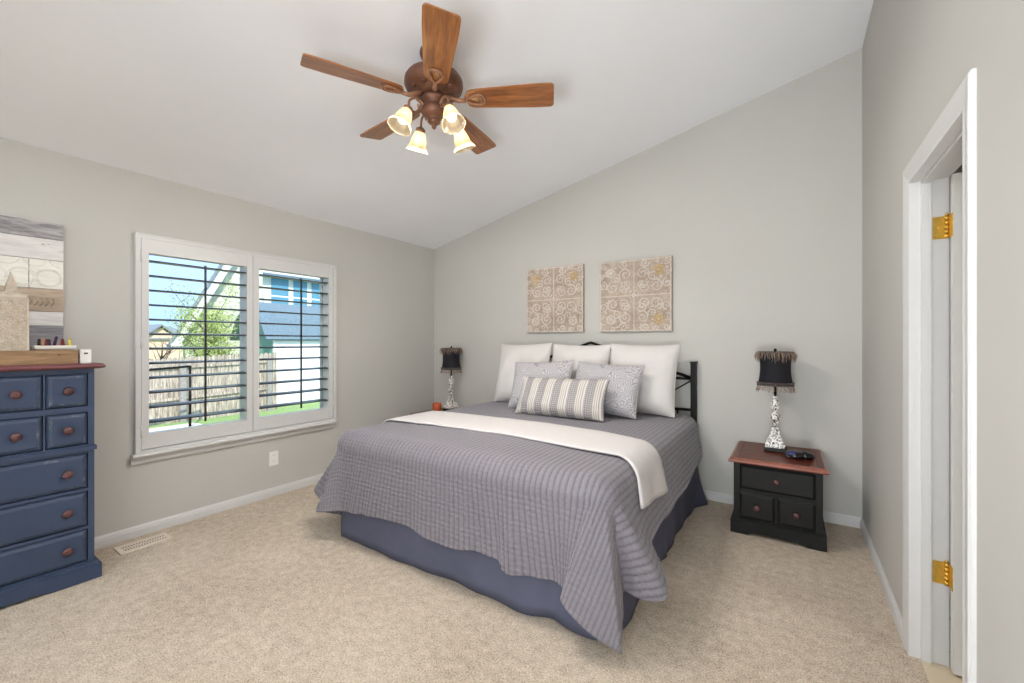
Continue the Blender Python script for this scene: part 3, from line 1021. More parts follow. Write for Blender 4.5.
def carved_panel(x0, x1, z0, z1, label, ochre):
    yb, yf = YB - 0.002, YB - 0.034
    t = thing('carved_wall_panel', ((x0 + x1) / 2, YB, z0), label, 'wall art', 'carved panels above the bed')
    m = MB(); m.box((x0, yf, z0), (x1, yb, z1)); m.bevel(0.004, 2); m.build('board', M['carve_ground'], t)
    m = MB()
    W, H = x1 - x0, z1 - z0
    cx, cz = (x0 + x1) / 2, (z0 + z1) / 2
    yy = yf - 0.001
    def spiral(c, r0, r1, a0, turns, thick=0.0080):
        n = int(14 * abs(turns)) + 4
        pts = []
        for i in range(n + 1):
            s = i / n; a = a0 + turns * 2 * PI * s; r = r0 + (r1 - r0) * s
            pts.append((c[0] + r * math.cos(a), yy, c[1] + r * math.sin(a)))
        m.tube(pts, [thick * (1 - 0.45 * i / n) for i in range(n + 1)], 6)
        m.sphere(pts[-1], thick * 1.2, 8, 6)
    q = W / 4
    for sx in (-1, 1):
        for sz in (-1, 1):
            def L(u, v): return (cx + sx * u * W / 2, cz + sz * v * H / 2)
            k = sx * sz
            # outer corner rosette
            c = L(0.66, 0.66)
            m.mi = 1 if (sx, sz) in ochre else 0
            for p in range(10):
                a = 2 * PI * p / 10
                m.sphere((c[0] + 0.036 * math.cos(a), yy, c[1] + 0.036 * math.sin(a)), 0.0135, 8, 6, (1, 0.5, 1))
            m.sphere((c[0], yy, c[1]), 0.020, 10, 7, (1, 0.6, 1))
            m.mi = 0
            for u, v, r, a0, tn in ((0.24, 0.60, 0.058, -0.5, 1.5), (0.60, 0.24, 0.058, 2.1, -1.5), (0.30, 0.22, 0.052, 1.2, 1.4), (0.22, 0.32, 0.046, 0.3, -1.3),
                                    (0.88, 0.30, 0.040, 1.6, 1.3), (0.30, 0.88, 0.040, 0.0, -1.3), (0.88, 0.88, 0.030, 3.6, 1.2), (0.50, 0.50, 0.040, 0.8, 1.3), (0.62, 0.92, 0.028, 1.0, 1.2), (0.92, 0.60, 0.028, 1.0, -1.2)):
                ang = a0 if k > 0 else PI - a0
                if sz < 0: ang = -ang if k < 0 else PI + ang
                spiral(L(u, v), r, r * 0.22, ang, tn * k, 0.0082 if r > 0.035 else 0.0062)
            for p in range(26):
                u, v = random.uniform(0.1, 0.95), random.uniform(0.1, 0.95)
                c = L(u, v)
                m.sphere((c[0], yy, c[1]), random.uniform(0.007, 0.012), 7, 5, (1.3, 0.5, 0.8))
    m.mi = 0
    m.box((cx - 0.004, yy - 0.003, z0 + 0.01), (cx + 0.004, yy + 0.003, z1 - 0.01))
    m.box((x0 + 0.01, yy - 0.003, cz - 0.004), (x1 - 0.01, yy + 0.003, cz + 0.004))
    for dx in (-1, 1):
        m.tube([(cx + dx * 0.02, yy, cz - 0.05), (cx + dx * 0.045, yy, cz), (cx + dx * 0.02, yy, cz + 0.05)], 0.007, 6)
    m.sphere((cx, yy, cz), 0.022, 10, 7, (1, 0.6, 1))
    for lo, hi in (((x0 + 0.004, z0 + 0.004), (x1 - 0.004, z0 + 0.014)), ((x0 + 0.004, z1 - 0.014), (x1 - 0.004, z1 - 0.004)),
                   ((x0 + 0.004, z0 + 0.014), (x0 + 0.014, z1 - 0.014)), ((x1 - 0.014, z0 + 0.014), (x1 - 0.004, z1 - 0.014))):
        m.box((lo[0], yy - 0.003, lo[1]), (hi[0], yy + 0.002, hi[1]))
    m.build('scroll_relief', [M['carve_relief'], M['carve_ochre']], t)
carved_panel(-2.315, -1.675, 1.400, 2.060, 'carved scrollwork wall panel on the left, above the middle white pillow', {(-1, 1), (1, 1)})
carved_panel(-1.508, -0.855, 1.398, 2.048, 'carved scrollwork wall panel on the right, with an ochre rosette', {(1, 1), (1, -1)})

# ------------------------------------------------------------------ nightstands
def drawer_front_y(parent, x0, x1, z0, z1, yf, knobs, mat):
    """drawer front facing -Y with a raised bevelled field"""
    m = MB()
    m.box((x0, yf, z0), (x1, yf + 0.25, z1))
    m.hexa([(x0 + 0.016, yf - 0.010, z0 + 0.016), (x1 - 0.016, yf - 0.010, z0 + 0.016), (x1 - 0.001, yf, z0 + 0.001), (x0 + 0.001, yf, z0 + 0.001),
            (x0 + 0.016, yf - 0.010, z1 - 0.016), (x1 - 0.016, yf - 0.010, z1 - 0.016), (x1 - 0.001, yf, z1 - 0.001), (x0 + 0.001, yf, z1 - 0.001)])
    d = m.build('drawer', mat, parent)
    for kx in knobs:
        k = MB(); zc = (z0 + z1) / 2
        k.lathe([(0.008, 0), (0.007, 0.008), (0.017, 0.014), (0.019, 0.021), (0.013, 0.027), (0.004, 0.029)], (kx, yf - 0.009, zc), 16, (0, -1, 0))
        k.build('knob', M['knob'], d)
    return d
def nightstand(loc, label):
    t = thing('nightstand', loc, label, 'nightstand', 'nightstands beside the bed')
    X, Y, Z = loc            # X centre, Y front of plinth
    hw = 0.248
    m = MB()
    m.box((X - hw, Y + 0.018, 0.095), (X + hw, Y + 0.515, 0.485))
    m.bevel(0.003, 1)
    # corner posts whose feet flare outwards at the bottom
    for s in (-1, 1):
        prof = [(X + s * (hw - 0.035), 0.088), (X + s * (hw + 0.016), 0.088), (X + s * (hw + 0.010), 0.105), (X + s * (hw + 0.003), 0.13), (X + s * hw, 0.17), (X + s * hw, 0.486), (X + s * (hw - 0.035), 0.486)]
        m.prism(prof, 'y', Y + 0.008, Y + 0.04)
    m.build('carcase', M['black_paint'], t)
    m = MB()
    w2 = hw + 0.019
    out = [(X - w2, 0.002), (X - w2 + 0.10, 0.002), (X - w2 + 0.12, 0.016), (X - w2 + 0.15, 0.024), (X + w2 - 0.15, 0.024), (X + w2 - 0.12, 0.016), (X + w2 - 0.10, 0.002), (X + w2, 0.002), (X + w2, 0.092), (X - w2, 0.092)]
    m.prism(out, 'y', Y, Y + 0.022)
    for s in (-1, 1):
        xa, xb_ = sorted((X + s * w2, X + s * (w2 - 0.02)))
        m.prism([(Y + 0.022, 0.002), (Y + 0.1, 0.002), (Y + 0.14, 0.024), (Y + 0.40, 0.024), (Y + 0.44, 0.002), (Y + 0.52, 0.002), (Y + 0.52, 0.092), (Y + 0.022, 0.092)], 'x', xa, xb_)
    m.box((X - w2 + 0.004, Y + 0.004, 0.092), (X + w2 - 0.004, Y + 0.52, 0.098))
    m.build('plinth', M['black_paint'], t)
    m = MB()
    tw = hw + 0.026
    m.box((X - tw + 0.02, Y - 0.028, 0.506), (X + tw - 0.02, Y + 0.53, 0.522))
    m.bevel(0.004, 2)
    rs = []
    for o, z in ((0.0, 0.488), (0.012, 0.490), (0.016, 0.497), (0.010, 0.510), (-0.004, 0.520), (-0.004, 0.522)):
        rs.append([(X - tw - o + 0.012, Y - 0.036 - o + 0.012, z), (X + tw + o - 0.012, Y - 0.036 - o + 0.012, z), (X + tw + o - 0.012, Y + 0.535, z), (X - tw - o + 0.012, Y + 0.535, z)])
    m.rings(rs, True, True, True, False)
    # breadboard-end seams
    m.build('top', M['cherry'], t)
    for s in (-1, 1):
        xc = X + s * (tw - 0.055)
        m = MB(); m.box((xc - 0.001, Y - 0.03, 0.5222), (xc + 0.001, Y + 0.53, 0.5227)); m.build('seam', M['dark_slot'], t)
    drawer_front_y(t, X - 0.212, X + 0.212, 0.307, 0.472, Y + 0.012, [X], M['black_paint'])
    drawer_front_y(t, X - 0.212, X - 0.006, 0.110, 0.285, Y + 0.012, [X - 0.109], M['black_paint'])
    drawer_front_y(t, X + 0.006, X + 0.212, 0.110, 0.285, Y + 0.012, [X + 0.109], M['black_paint'])
    return t
ns = nightstand((-0.081, 3.262, 0), 'black nightstand with cherry top, fully in view right of the bed')
n2 = copy_tree(ns); n2.location = (-3.215, 3.29, 0); n2['label'] = 'black nightstand with cherry top, mostly hidden behind the bed in the corner'

# ------------------------------------------------------------------ table lamps
def lamp(loc, label):
    t = thing('table_lamp', loc, label, 'lamp', 'fringed lamps beside the bed')
    X, Y, Z = loc
    def sq(h, z, r=0.0): return [(X - h, Y - h, Z + z), (X + h, Y - h, Z + z), (X + h, Y + h, Z + z), (X - h, Y + h, Z + z)]
    m = MB(); m.rings([sq(0.066, 0.0), sq(0.068, 0.006), sq(0.066, 0.022), sq(0.060, 0.028)], True, True, True, False); m.bevel(0.002, 1); m.build('base', M['black_paint'], t)
    m = MB()
    m.rings([sq(0.061, 0.028), sq(0.060, 0.050), sq(0.045, 0.078), sq(0.030, 0.115), sq(0.024, 0.150), sq(0.018, 0.165)], True, True, True, False)
    m.bevel(0.003, 2)
    m.lathe([(0.014, 0.163), (0.020, 0.172), (0.013, 0.182), (0.024, 0.205), (0.032, 0.232), (0.026, 0.258), (0.014, 0.272), (0.020, 0.282), (0.028, 0.300), (0.030, 0.330), (0.024, 0.365), (0.014, 0.385), (0.017, 0.392), (0.010, 0.400)], (X, Y, Z), 20)
    m.build('stem', M['damask'], t)
    m = MB(); m.lathe([(0.009, 0.398), (0.009, 0.60), (0.014, 0.605), (0.014, 0.63), (0.004, 0.632)], (X, Y, Z), 14)
    m.build('socket', M['black_metal'], t)
    # shade
    z0, z1 = 0.468, 0.708
    m = MB()
    prof = []
    for k in range(9):
        s = k / 8
        prof.append((0.109 - 0.013 * math.sin(PI * s) - 0.002 * s, z0 + (z1 - z0) * s))
    inner = [(r - 0.003, z) for r, z in reversed(prof)]
    m.lathe(prof + inner + [prof[0]], (X, Y, Z), 40, None, False, False)
    sh = m.build('lamp_shade', M['shade_cloth'], t)
    m = MB()
    def ring(r, z, th): m.tube([(X + r * math.cos(2 * PI * i / 40), Y + r * math.sin(2 * PI * i / 40), Z + z) for i in range(40)], th, 6, closed=True)
    ring(0.112, z1, 0.0045)
    m.build('top_band', M['bead'], sh)
    m = MB()
    for rr, zz in ((0.111, z0 + 0.004), (0.1115, z0 + 0.018)):
        for i in range(46):
            a = 2 * PI * (i + (0.5 if zz > z0 + 0.01 else 0)) / 46
            m.sphere((X + rr * math.cos(a), Y + rr * math.sin(a), Z + zz), 0.0072, 6, 5)
    m.build('beaded_band', M['bead'], sh)
    rnd = random.Random(3)
    m = MB()
    for i in range(120):       # feather strands over the top rim
        a = 2 * PI * i / 120 + rnd.uniform(-0.03, 0.03)
        ca, sa = math.cos(a), math.sin(a)
        L = rnd.uniform(0.045, 0.085); fl = rnd.uniform(0.004, 0.026)
        pts = []
        for k in range(5):
            s = k / 4
            r = 0.111 + fl * math.sin(s * 2.2) - 0.004 * s
            tw = rnd.uniform(-0.006, 0.006) * s
            pts.append((X + r * ca - tw * sa, Y + r * sa + tw * ca, Z + z1 + 0.004 - L * s))
        m.tube(pts, [0.0016, 0.0022, 0.0022, 0.0016, 0.0005], 3)
    m.build('feather_trim', M['fringe'], sh)
    m = MB()
    for i in range(72):       # bead fringe under the bottom rim
        a = 2 * PI * i / 72 + rnd.uniform(-0.02, 0.02)
        ca, sa = math.cos(a), math.sin(a)
        L = rnd.uniform(0.022, 0.046); o = rnd.uniform(0, 0.012)
        m.tube([(X + 0.111 * ca, Y + 0.111 * sa, Z + z0), (X + (0.111 + o) * ca, Y + (0.111 + o) * sa, Z + z0 - L)], 0.0011, 3)
        m.sphere((X + (0.111 + o) * ca, Y + (0.111 + o) * sa, Z + z0 - L), 0.0038, 5, 4)
    m.build('bead_fringe', M['fringe'], sh)
    m = MB()
    for k in range(3):
        a = 2 * PI * k / 3
        m.tube([(X + 0.012 * math.cos(a), Y + 0.012 * math.sin(a), Z + 0.70), (X + 0.108 * math.cos(a), Y + 0.108 * math.sin(a), Z + z1)], 0.002, 5)
    m.tube([(X, Y, Z + 0.63), (X, Y, Z + 0.715)], 0.003, 6)
    m.lathe([(0.012, 0.697), (0.014, 0.705), (0.008, 0.712), (0.011, 0.722), (0.006, 0.732), (0.001, 0.735)], (X, Y, Z), 12)
    m.build('finial', M['black_metal'], t)
    return t
la = lamp((-0.095, 3.600, 0.5235), 'fringed black lamp with patterned stem on the nightstand right of the bed')
l2 = copy_tree(la); l2.location = (-3.225, 3.645, 0.5235); l2['label'] = 'fringed black lamp with patterned stem in the corner left of the bed'

# gadget and candle
def clock():
    t = thing('alarm_clock', (0.045, 3.44, 0.5235), 'glossy black rounded clock with a blue sheen beside the lamp', 'clock')
    g = plain('glossy_black_plastic', srgb(18, 17, 20), 0.12)
    bl = plain('blue_violet_glint', srgb(52, 50, 110), 0.08, 0.4)  # blue reflection on the black case, painted as a colour
    sv = plain('silver_rim', srgb(190, 190, 200), 0.25, 0.9)
    m = MB()
    m.lathe([(0.050, 0.0), (0.058, 0.010), (0.056, 0.028), (0.042, 0.042), (0.018, 0.048), (0.001, 0.049)], (0.022, 3.44, 0.5235), 28)
    m.lathe([(0.044, 0.0), (0.050, 0.012), (0.046, 0.030), (0.030, 0.042), (0.001, 0.046)], (0.082, 3.462, 0.5235), 28)
    m.build('case', g, t)
    m = MB(); m.sphere((0.012, 3.408, 0.5235 + 0.028), 0.034, 16, 10, (1.1, 0.6, 0.55)); m.build('lens', bl, t)  # raised dome coloured as the blue glint
    m = MB()
    m.tube([(0.012 + 0.040 * math.cos(a), 3.407 - 0.020 + 0.012 * abs(math.cos(a)), 0.5235 + 0.024 + 0.017 * math.sin(a)) for a in [PI * (1.0 + i / 14) for i in range(15)]], 0.0022, 6)
    m.build('rim', sv, t)
clock()
m = MB()
m.lathe([(0.046, 0.0), (0.049, 0.004), (0.049, 0.082), (0.046, 0.088), (0.040, 0.086), (0.038, 0.074), (0.001, 0.072)], (-3.355, 3.55, 0.5235), 28)
o = m.build('candle', M['candle']); set_origin(o, (-3.355, 3.55, 0.5235))
tag(o, 'round orange candle on the nightstand in the corner', 'candle')
m = MB(); m.tube([(-3.355, 3.55, 0.594), (-3.353, 3.55, 0.612)], 0.0015, 5); m.build('wick', M['dark_slot'], o)

# ------------------------------------------------------------------ dresser
DXF, DXB = -3.222, -3.645
def drawer_front_x(parent, y0, y1, z0, z1, xf, knobs):
    m = MB()
    m.box((xf - 0.025, y0, z0), (xf, y1, z1))
    e = 0.020
    m.hexa([(xf, y0 + 0.002, z0 + 0.002), (xf, y1 - 0.002, z0 + 0.002), (xf + 0.006, y1 - e * 0.35, z0 + e * 0.35), (xf + 0.006, y0 + e * 0.35, z0 + e * 0.35),
            (xf, y0 + 0.002, z1 - 0.002), (xf, y1 - 0.002, z1 - 0.002), (xf + 0.006, y1 - e * 0.35, z1 - e * 0.35), (xf + 0.006, y0 + e * 0.35, z1 - e * 0.35)])
    m.mi = 1
    m.hexa([(xf + 0.006, y0 + e * 0.35, z0 + e * 0.35), (xf + 0.006, y1 - e * 0.35, z0 + e * 0.35), (xf + 0.011, y1 - e, z0 + e), (xf + 0.011, y0 + e, z0 + e),
            (xf + 0.006, y0 + e * 0.35, z1 - e * 0.35), (xf + 0.006, y1 - e * 0.35, z1 - e * 0.35), (xf + 0.011, y1 - e, z1 - e), (xf + 0.011, y0 + e, z1 - e)])
    for f in m.bm.faces:
        if f.material_index == 1 and abs(f.calc_center_median().x - (xf + 0.011)) < 1e-4: f.material_index = 0
    d = m.build('drawer', [M['blue_paint'], M['blue_worn']], parent)
    for ky in knobs:
        k = MB()
        zc = (z0 + z1) / 2
        k.lathe([(0.009, 0), (0.008, 0.008), (0.019, 0.014), (0.022, 0.021), (0.016, 0.028), (0.005, 0.030)], (xf + 0.009, ky, zc), 16, (1, 0, 0))
        k.build('knob', M['knob'], d)
def mat_worn():
    t = NT('worn_blue_edge'); v = t.coords()
    n = t.noise(v, 16, 5, 0.7)
    t.link(t.ramp(n, [(0.56, srgb(56, 68, 90)), (0.74, srgb(120, 124, 128))]), t.b.inputs['Base Color']); t.setp(Roughness=0.6)
    return t.m
M['blue_worn'] = mat_worn()
ds = thing('dresser', (-3.43, 0.17, 0), 'tall navy blue dresser with dark red top and wooden knobs', 'dresser')
DY_0, DY_1 = -0.35, 0.690
m = MB()
m.box((DXB, DY_0, 0.085), (DXF - 0.03, DY_1, 1.16))
g = 0.005
for a_, b_ in ((DY_0, -0.320 - g), (0.660 + g, DY_1)): m.box((DXF - 0.03, a_, 0.085), (DXF, b_, 1.16))
for z0, z1 in ((0.085, 0.108 - g), (0.276 + g, 0.302 - g), (0.484 + g, 0.510 - g), (0.692 + g, 0.748 - g), (0.918 + g, 0.958 - g), (1.128 + g, 1.16)): m.box((DXF - 0.03, -0.320 - g, z0), (DXF, 0.660 + g, z1))
for z0, z1 in ((0.748, 0.918), (0.958, 1.128)):
    for a_, b_ in ((-0.165 + g, -0.145 - g), (0.492 + g, 0.510 - g)): m.box((DXF - 0.03, a_, z0 - g), (DXF, b_, z1 + g))
m.build('carcase', M['blue_paint'], ds)
m = MB()
m.prism([(DY_0 - 0.026, 0.003), (DY_0 + 0.16, 0.003), (DY_0 + 0.22, 0.016), (DY_1 - 0.22, 0.016), (DY_1 - 0.16, 0.003), (DY_1 + 0.026, 0.003), (DY_1 + 0.026, 0.080), (DY_0 - 0.026, 0.080)], 'x', DXF - 0.018, DXF + 0.022)
for s, y in ((-1, DY_0), (1, DY_1)):
    a, b = sorted((y + s * 0.026, y))
    m.box((DXB, a, 0.003), (DXF - 0.018, b, 0.080))
m.box((DXB, DY_0 - 0.014, 0.080), (DXF + 0.012, DY_1 + 0.014, 0.096))
m.bevel(0.002, 1)
m.build('plinth', M['blue_paint'], ds)
m = MB()
m.box((DXB, DY_0 - 0.008, 0.712), (DXF + 0.012, DY_1 + 0.008, 0.734)); m.bevel(0.006, 2); m.build('waist_moulding', M['blue_paint'], ds)
m = MB()
rs = []
for o, z in ((0.018, 1.158), (0.034, 1.162), (0.040, 1.170), (0.036, 1.178), (0.028, 1.186)):
    rs.append([(DXB, DY_0 - o, z), (DXF + o, DY_0 - o, z), (DXF + o, DY_1 + o, z), (DXB, DY_1 + o, z)])
m.rings(rs, True, True, True, False); m.build('top', M['mahogany'], ds)
for z0, z1 in ((0.958, 1.128), (0.748, 0.918)):
    drawer_front_x(ds, 0.510, 0.660, z0, z1, DXF - 0.004, [0.585])
    drawer_front_x(ds, -0.145, 0.492, z0, z1, DXF - 0.004, [0.402, -0.055])
    drawer_front_x(ds, -0.320, -0.165, z0, z1, DXF - 0.004, [-0.245])
for z0, z1 in ((0.510, 0.692), (0.302, 0.484), (0.108, 0.276)):
    drawer_front_x(ds, -0.320, 0.660, z0, z1, DXF - 0.004, [0.582, -0.245])

# things on the dresser
ZD = 1.1865
M['pine'] = wood('knotty_pine', srgb(120, 92, 64), srgb(170, 136, 100), (10, 1.0, 10), 3, 0.6)
m = MB(); m.box((-3.43, -0.10, ZD), (-3.30, 0.641, ZD + 0.072)); m.bevel(0.002, 1)
m.mi = 1; m.box((-3.301, 0.565, ZD + 0.045), (-3.2995, 0.572, ZD + 0.052)); m.mi = 0
o = m.build('wooden_riser', [M['pine'], M['dark_slot']]); set_origin(o, (-3.365, 0.27, ZD))
tag(o, 'long raw wooden block on the dresser top', 'wooden block')

m = MB(); m.box((-3.368, 0.652, ZD), (-3.318, 0.698, ZD + 0.076)); m.bevel(0.003, 2)
o = m.build('white_box', M['plastic_white']); set_origin(o, (-3.343, 0.675, ZD))
tag(o, 'small white box with a dark mark at the end of the dresser', 'box')
m = MB(); m.box((-3.3185, 0.668, ZD + 0.050), (-3.3172, 0.684, ZD + 0.058)); m.build('mark', M['dark_slot'], o)

ZR = ZD + 0.0725
def dish():
    m = MB()
    x0, x1, y0, y1 = -3.425, -3.345, 0.488, 0.640
    def r(e, z): return [(x0 - e, y0 - e, z), (x1 + e, y0 - e, z), (x1 + e, y1 + e, z), (x0 - e, y1 + e, z)]
    m.rings([r(-0.012, ZR + 0.0005), r(0.0, ZR + 0.010), r(0.005, ZR + 0.026), r(0.002, ZR + 0.026), r(-0.004, ZR + 0.011), r(-0.014, ZR + 0.004)], True, True, True, False)
    m.bevel(0.002, 1)
    o = m.build('dish', M['plastic_white'])
    tag(o, 'white rectangular dish holding coloured tubes on the wooden block', 'dish')
    return set_origin(o, (-3.385, 0.564, ZR))
dish()
cols = [('black', (34, 30, 32)), ('tan', (186, 140, 110)), ('dark red', (112, 34, 40)), ('plum', (72, 36, 62)), ('deep purple', (48, 32, 58)), ('pink', (208, 140, 146)),
        ('rose', (176, 92, 96)), ('maroon', (110, 36, 34)), ('gold', (196, 160, 84)), ('yellow', (232, 210, 92))]
for k, (nm, c) in enumerate(cols):
    y = 0.506 + k * 0.0135
    hgt = 0.046 + 0.012 * (math.sin(k * 1.9) * 0.5 + 0.5) + (0.012 if nm == 'deep purple' else 0)
    mat = plain('tube_' + nm.replace(' ', '_'), srgb(*c), 0.35)
    m = MB()
    ax = Vector((0.30 + 0.2 * math.sin(k * 2.1), 0.18 * math.sin(k * 3.3), 1)).normalized()
    m.lathe([(0.0066, 0.0), (0.0072, 0.002), (0.0072, hgt * 0.62), (0.0062, hgt * 0.66), (0.0062, hgt), (0.003, hgt + 0.006)], (-3.385 + 0.004 * math.sin(k * 5), y, ZR + 0.0075), 10, ax)
    o = m.build('lipstick_tube', mat); set_origin(o, (-3.385, y, ZR + 0.0075))
    tag(o, '%s small tube standing in the white dish on the dresser' % nm, 'cosmetic tube', 'coloured tubes in the white dish')

# carved tower ornament
def tower():
    t = thing('carved_ornament', (-3.365, 0.385, ZR), 'beige carved ornament with a pointed top on the wooden block', 'ornament')
    x0, x1, y0, y1 = -3.405, -3.318, 0.350, 0.462
    yc = (y0 + y1) / 2
    z1 = 1.545
    m = MB()
    m.box((x0, y0, ZR + 0.0005), (x1, y1, z1)); m.bevel(0.003, 1)
    m.build('body', M['ornament_wood'], t)
    m = MB()
    rnd = random.Random(5)
    for i in range(90):
        cy, cz = rnd.uniform(y0 + 0.018, y1 - 0.018), rnd.uniform(ZR + 0.02, z1 - 0.025)
        a0, r0, sg = rnd.uniform(0, 6.28), rnd.uniform(0.008, 0.014), rnd.choice((-1, 1))
        m.tube([(x1 + 0.0005, cy + r0 * math.cos(a0 + sg * b) * (1 - b / 7), cz + r0 * math.sin(a0 + sg * b) * (1 - b / 7)) for b in [q * 0.55 for q in range(9)]], 0.0022, 5)
    for lo, hi in (((y0, ZR + 0.001), (y0 + 0.007, z1)), ((y1 - 0.007, ZR + 0.001), (y1, z1)), ((y0, z1 - 0.012), (y1, z1))):
        m.box((x1 - 0.002, lo[0], lo[1]), (x1 + 0.004, hi[0], hi[1]))
    m.build('carving', M['ornament_relief'], t)
    m = MB()
    xc = (x0 + x1) / 2
    def rr(hy, hx, dz): return [(xc - hx, yc - hy, z1 + dz), (xc + hx, yc - hy, z1 + dz), (xc + hx, yc + hy, z1 + dz), (xc - hx, yc + hy, z1 + dz)]
    m.rings([rr(0.056, 0.0435, 0.0), rr(0.052, 0.040, 0.008), rr(0.024, 0.026, 0.016), rr(0.020, 0.020, 0.024), rr(0.017, 0.016, 0.056), rr(0.012, 0.011, 0.076), rr(0.005, 0.005, 0.106), rr(0.001, 0.001, 0.122)], True, True, True, False)
    m.build('pointed_top', M['ornament_wood'], t)
tower()

# plank wall art
def plank_art():
    t = thing('plank_wall_art', (XL + 0.02, 0.22, 1.26), 'reclaimed plank wall art in grey, white and tan above the dresser', 'wall art')
    def wm(name, a, b, c=None, at=0.62):
        q = NT(name); v = q.coords('Object', (9, 1.2, 9))
        n = q.noise(v, 5, 6, 0.7, 0.5)
        col = q.ramp(n, [(0.38, a), (0.62, b)])
        if c:
            p = q.noise(q.coords('Object', (4, 2.2, 6)), 3.2, 5, 0.62)
            col = q.mix(q.ramp(p, [(at, (0, 0, 0, 1)), (at + 0.03, (1, 1, 1, 1))]), col, c)
        q.link(col, q.b.inputs['Base Color']); q.setp(Roughness=0.85); q.bump(n, 0.5, 0.004)
        return q.m
    mats = [wm('grey_weathered_plank', srgb(124, 121, 126), srgb(186, 182, 183)), wm('white_chipped_plank', srgb(206, 203, 202), srgb(224, 221, 219), srgb(104, 92, 84), 0.66),
            wm('pressed_cream_plank', srgb(226, 222, 214), srgb(238, 235, 228)), wm('tan_plank', srgb(158, 140, 122), srgb(186, 168, 150)),
            wm('grey_slatted_plank', srgb(134, 132, 138), srgb(168, 166, 170))]
    y0, y1, xb, xf = -0.42, 0.644, XL + 0.002, XL + 0.028
    bounds = [2.005, 1.908, 1.784, 1.615, 1.482, 1.400, 1.268]
    order = [0, 1, 2, 3, 1, 4]
    m = MB()
    for i, k in enumerate(order):
        m.mi = k
        z1, z0 = bounds[i] - 0.0015, bounds[i + 1] + 0.0015
        dx = 0.003 * math.sin(i * 2.4); dy = 0.004 * math.sin(i * 3.1)
        if k == 2:
            m.box((xb, y0, z0), (xf, 0.505, z1)); m.box((xb, 0.508, z0), (xf, y1 + dy, z1))
            for cyy in [-0.36 + 0.105 * q for q in range(10)]:
                for rr, czz in ((0.052, (z0 + z1) / 2 - 0.02), (0.045, (z0 + z1) / 2 - 0.02), (0.048, z1 + 0.01)):
                    pts = [(xf + 0.001, cyy + (0.05 if czz > z1 else 0) + rr * math.cos(2 * PI * a / 24), czz + rr * math.sin(2 * PI * a / 24)) for a in range(24)]
                    pts = [p for p in pts if z0 < p[2] < z1 and p[1] < y1]
                    if len(pts) > 22: m.tube(pts, 0.003, 5, closed=True)
                    elif len(pts) > 4:
                        pts.sort(key=lambda p: p[1]); m.tube(pts, 0.003, 5)
        else:
            m.box((xb, y0, z0), (xf + dx, y1 + dy, z1))
            if k == 4:
                for q in range(8):
                    m.box((xf + dx, y0, z0 + 0.008 + q * 0.015), (xf + dx + 0.003, y1 + dy, z0 + 0.016 + q * 0.015))
            if k == 3:
                for q in range(7):
                    m.tube([(xf + dx, 0.46 + q * 0.022, z0 + 0.03), (xf + dx + 0.002, 0.475 + q * 0.022, z0 + 0.055), (xf + dx, 0.466 + q * 0.022, z0 + 0.075)], 0.003, 5)
    m.build('planks', mats, t)
plank_art()

# ------------------------------------------------------------------ ceiling fan
FX, FY = -1.640, 1.712
FZ = ceil_z(FX)
fan = thing('ceiling_fan', (FX, FY, FZ), 'bronze ceiling fan with five oak blades and four lit glass shades', 'ceiling fan')
m = MB(); m.lathe([(0.078, 2.918), (0.078, 2.880), (0.070, 2.862), (0.045, 2.842), (0.022, 2.832), (0.016, 2.826)], (FX, FY, 0), 28); m.build('canopy', M['fan_body'], fan)
m = MB(); m.lathe([(0.0125, 2.75), (0.0125, 2.84)], (FX, FY, 0), 16); m.build('downrod', M['fan_body'], fan)
m = MB()
m.lathe([(0.020, 2.800), (0.040, 2.795), (0.060, 2.780), (0.110, 2.772), (0.145, 2.755), (0.158, 2.735), (0.160, 2.712), (0.152, 2.690), (0.130, 2.676), (0.095, 2.668), (0.090, 2.655), (0.060, 2.650)], (FX, FY, 0), 40)
for i in range(10):    # vent bosses under the housing
    a = 2 * PI * i / 10
    m.sphere((FX + 0.118 * math.cos(a), FY + 0.118 * math.sin(a), 2.674), 0.016, 8, 6, (1, 1, 0.5))
m.build('motor_housing', M['fan_body'], fan)
m = MB()
m.lathe([(0.062, 2.654), (0.072, 2.640), (0.070, 2.622), (0.052, 2.612), (0.048, 2.600), (0.066, 2.588), (0.072, 2.566), (0.060, 2.545), (0.036, 2.532), (0.030, 2.520), (0.036, 2.512), (0.024, 2.502), (0.010, 2.494), (0.013, 2.484), (0.002, 2.472)], (FX, FY, 0), 28)
m.build('light_kit', M['fan_body'], fan)

def blade_mesh():
    """blade along +X, pitched"""
    m = MB()
    n = 22
    L0, L1 = 0.170, 0.656
    top, bot = [], []
    outline = []
    for i in range(n + 1):
        s = i / n
        x = L0 + (L1 - L0) * s
        w = 0.060 + (0.080 - 0.060) * min(1, s * 1.3)
        if s < 0.10: w *= math.sqrt(max(0.02, 1 - ((0.10 - s) / 0.10) ** 2))
        outline.append((x, w))
    # rounded tip corners
    rc = 0.022
    tipw = outline[-1][1]
    up = [(x, w) for x, w in outline if x < L1 - rc]
    for k in range(7):
        a = PI / 2 * k / 6
        up.append((L1 - rc + rc * math.sin(a), tipw - rc + rc * math.cos(a)))
    poly = up + [(x, -w) for x, w in reversed(up)]
    # grid via strip: build as prism
    m.prism(poly, 'z', -0.0035, 0.0035)
    m.bevel(0.0015, 1, 1.0)
    return m
pitch = math.radians(-12)
angs = [-43 + 72 * k for k in range(5)]
angs = [a - 0.4 for a in angs]
b_me = i_me = None
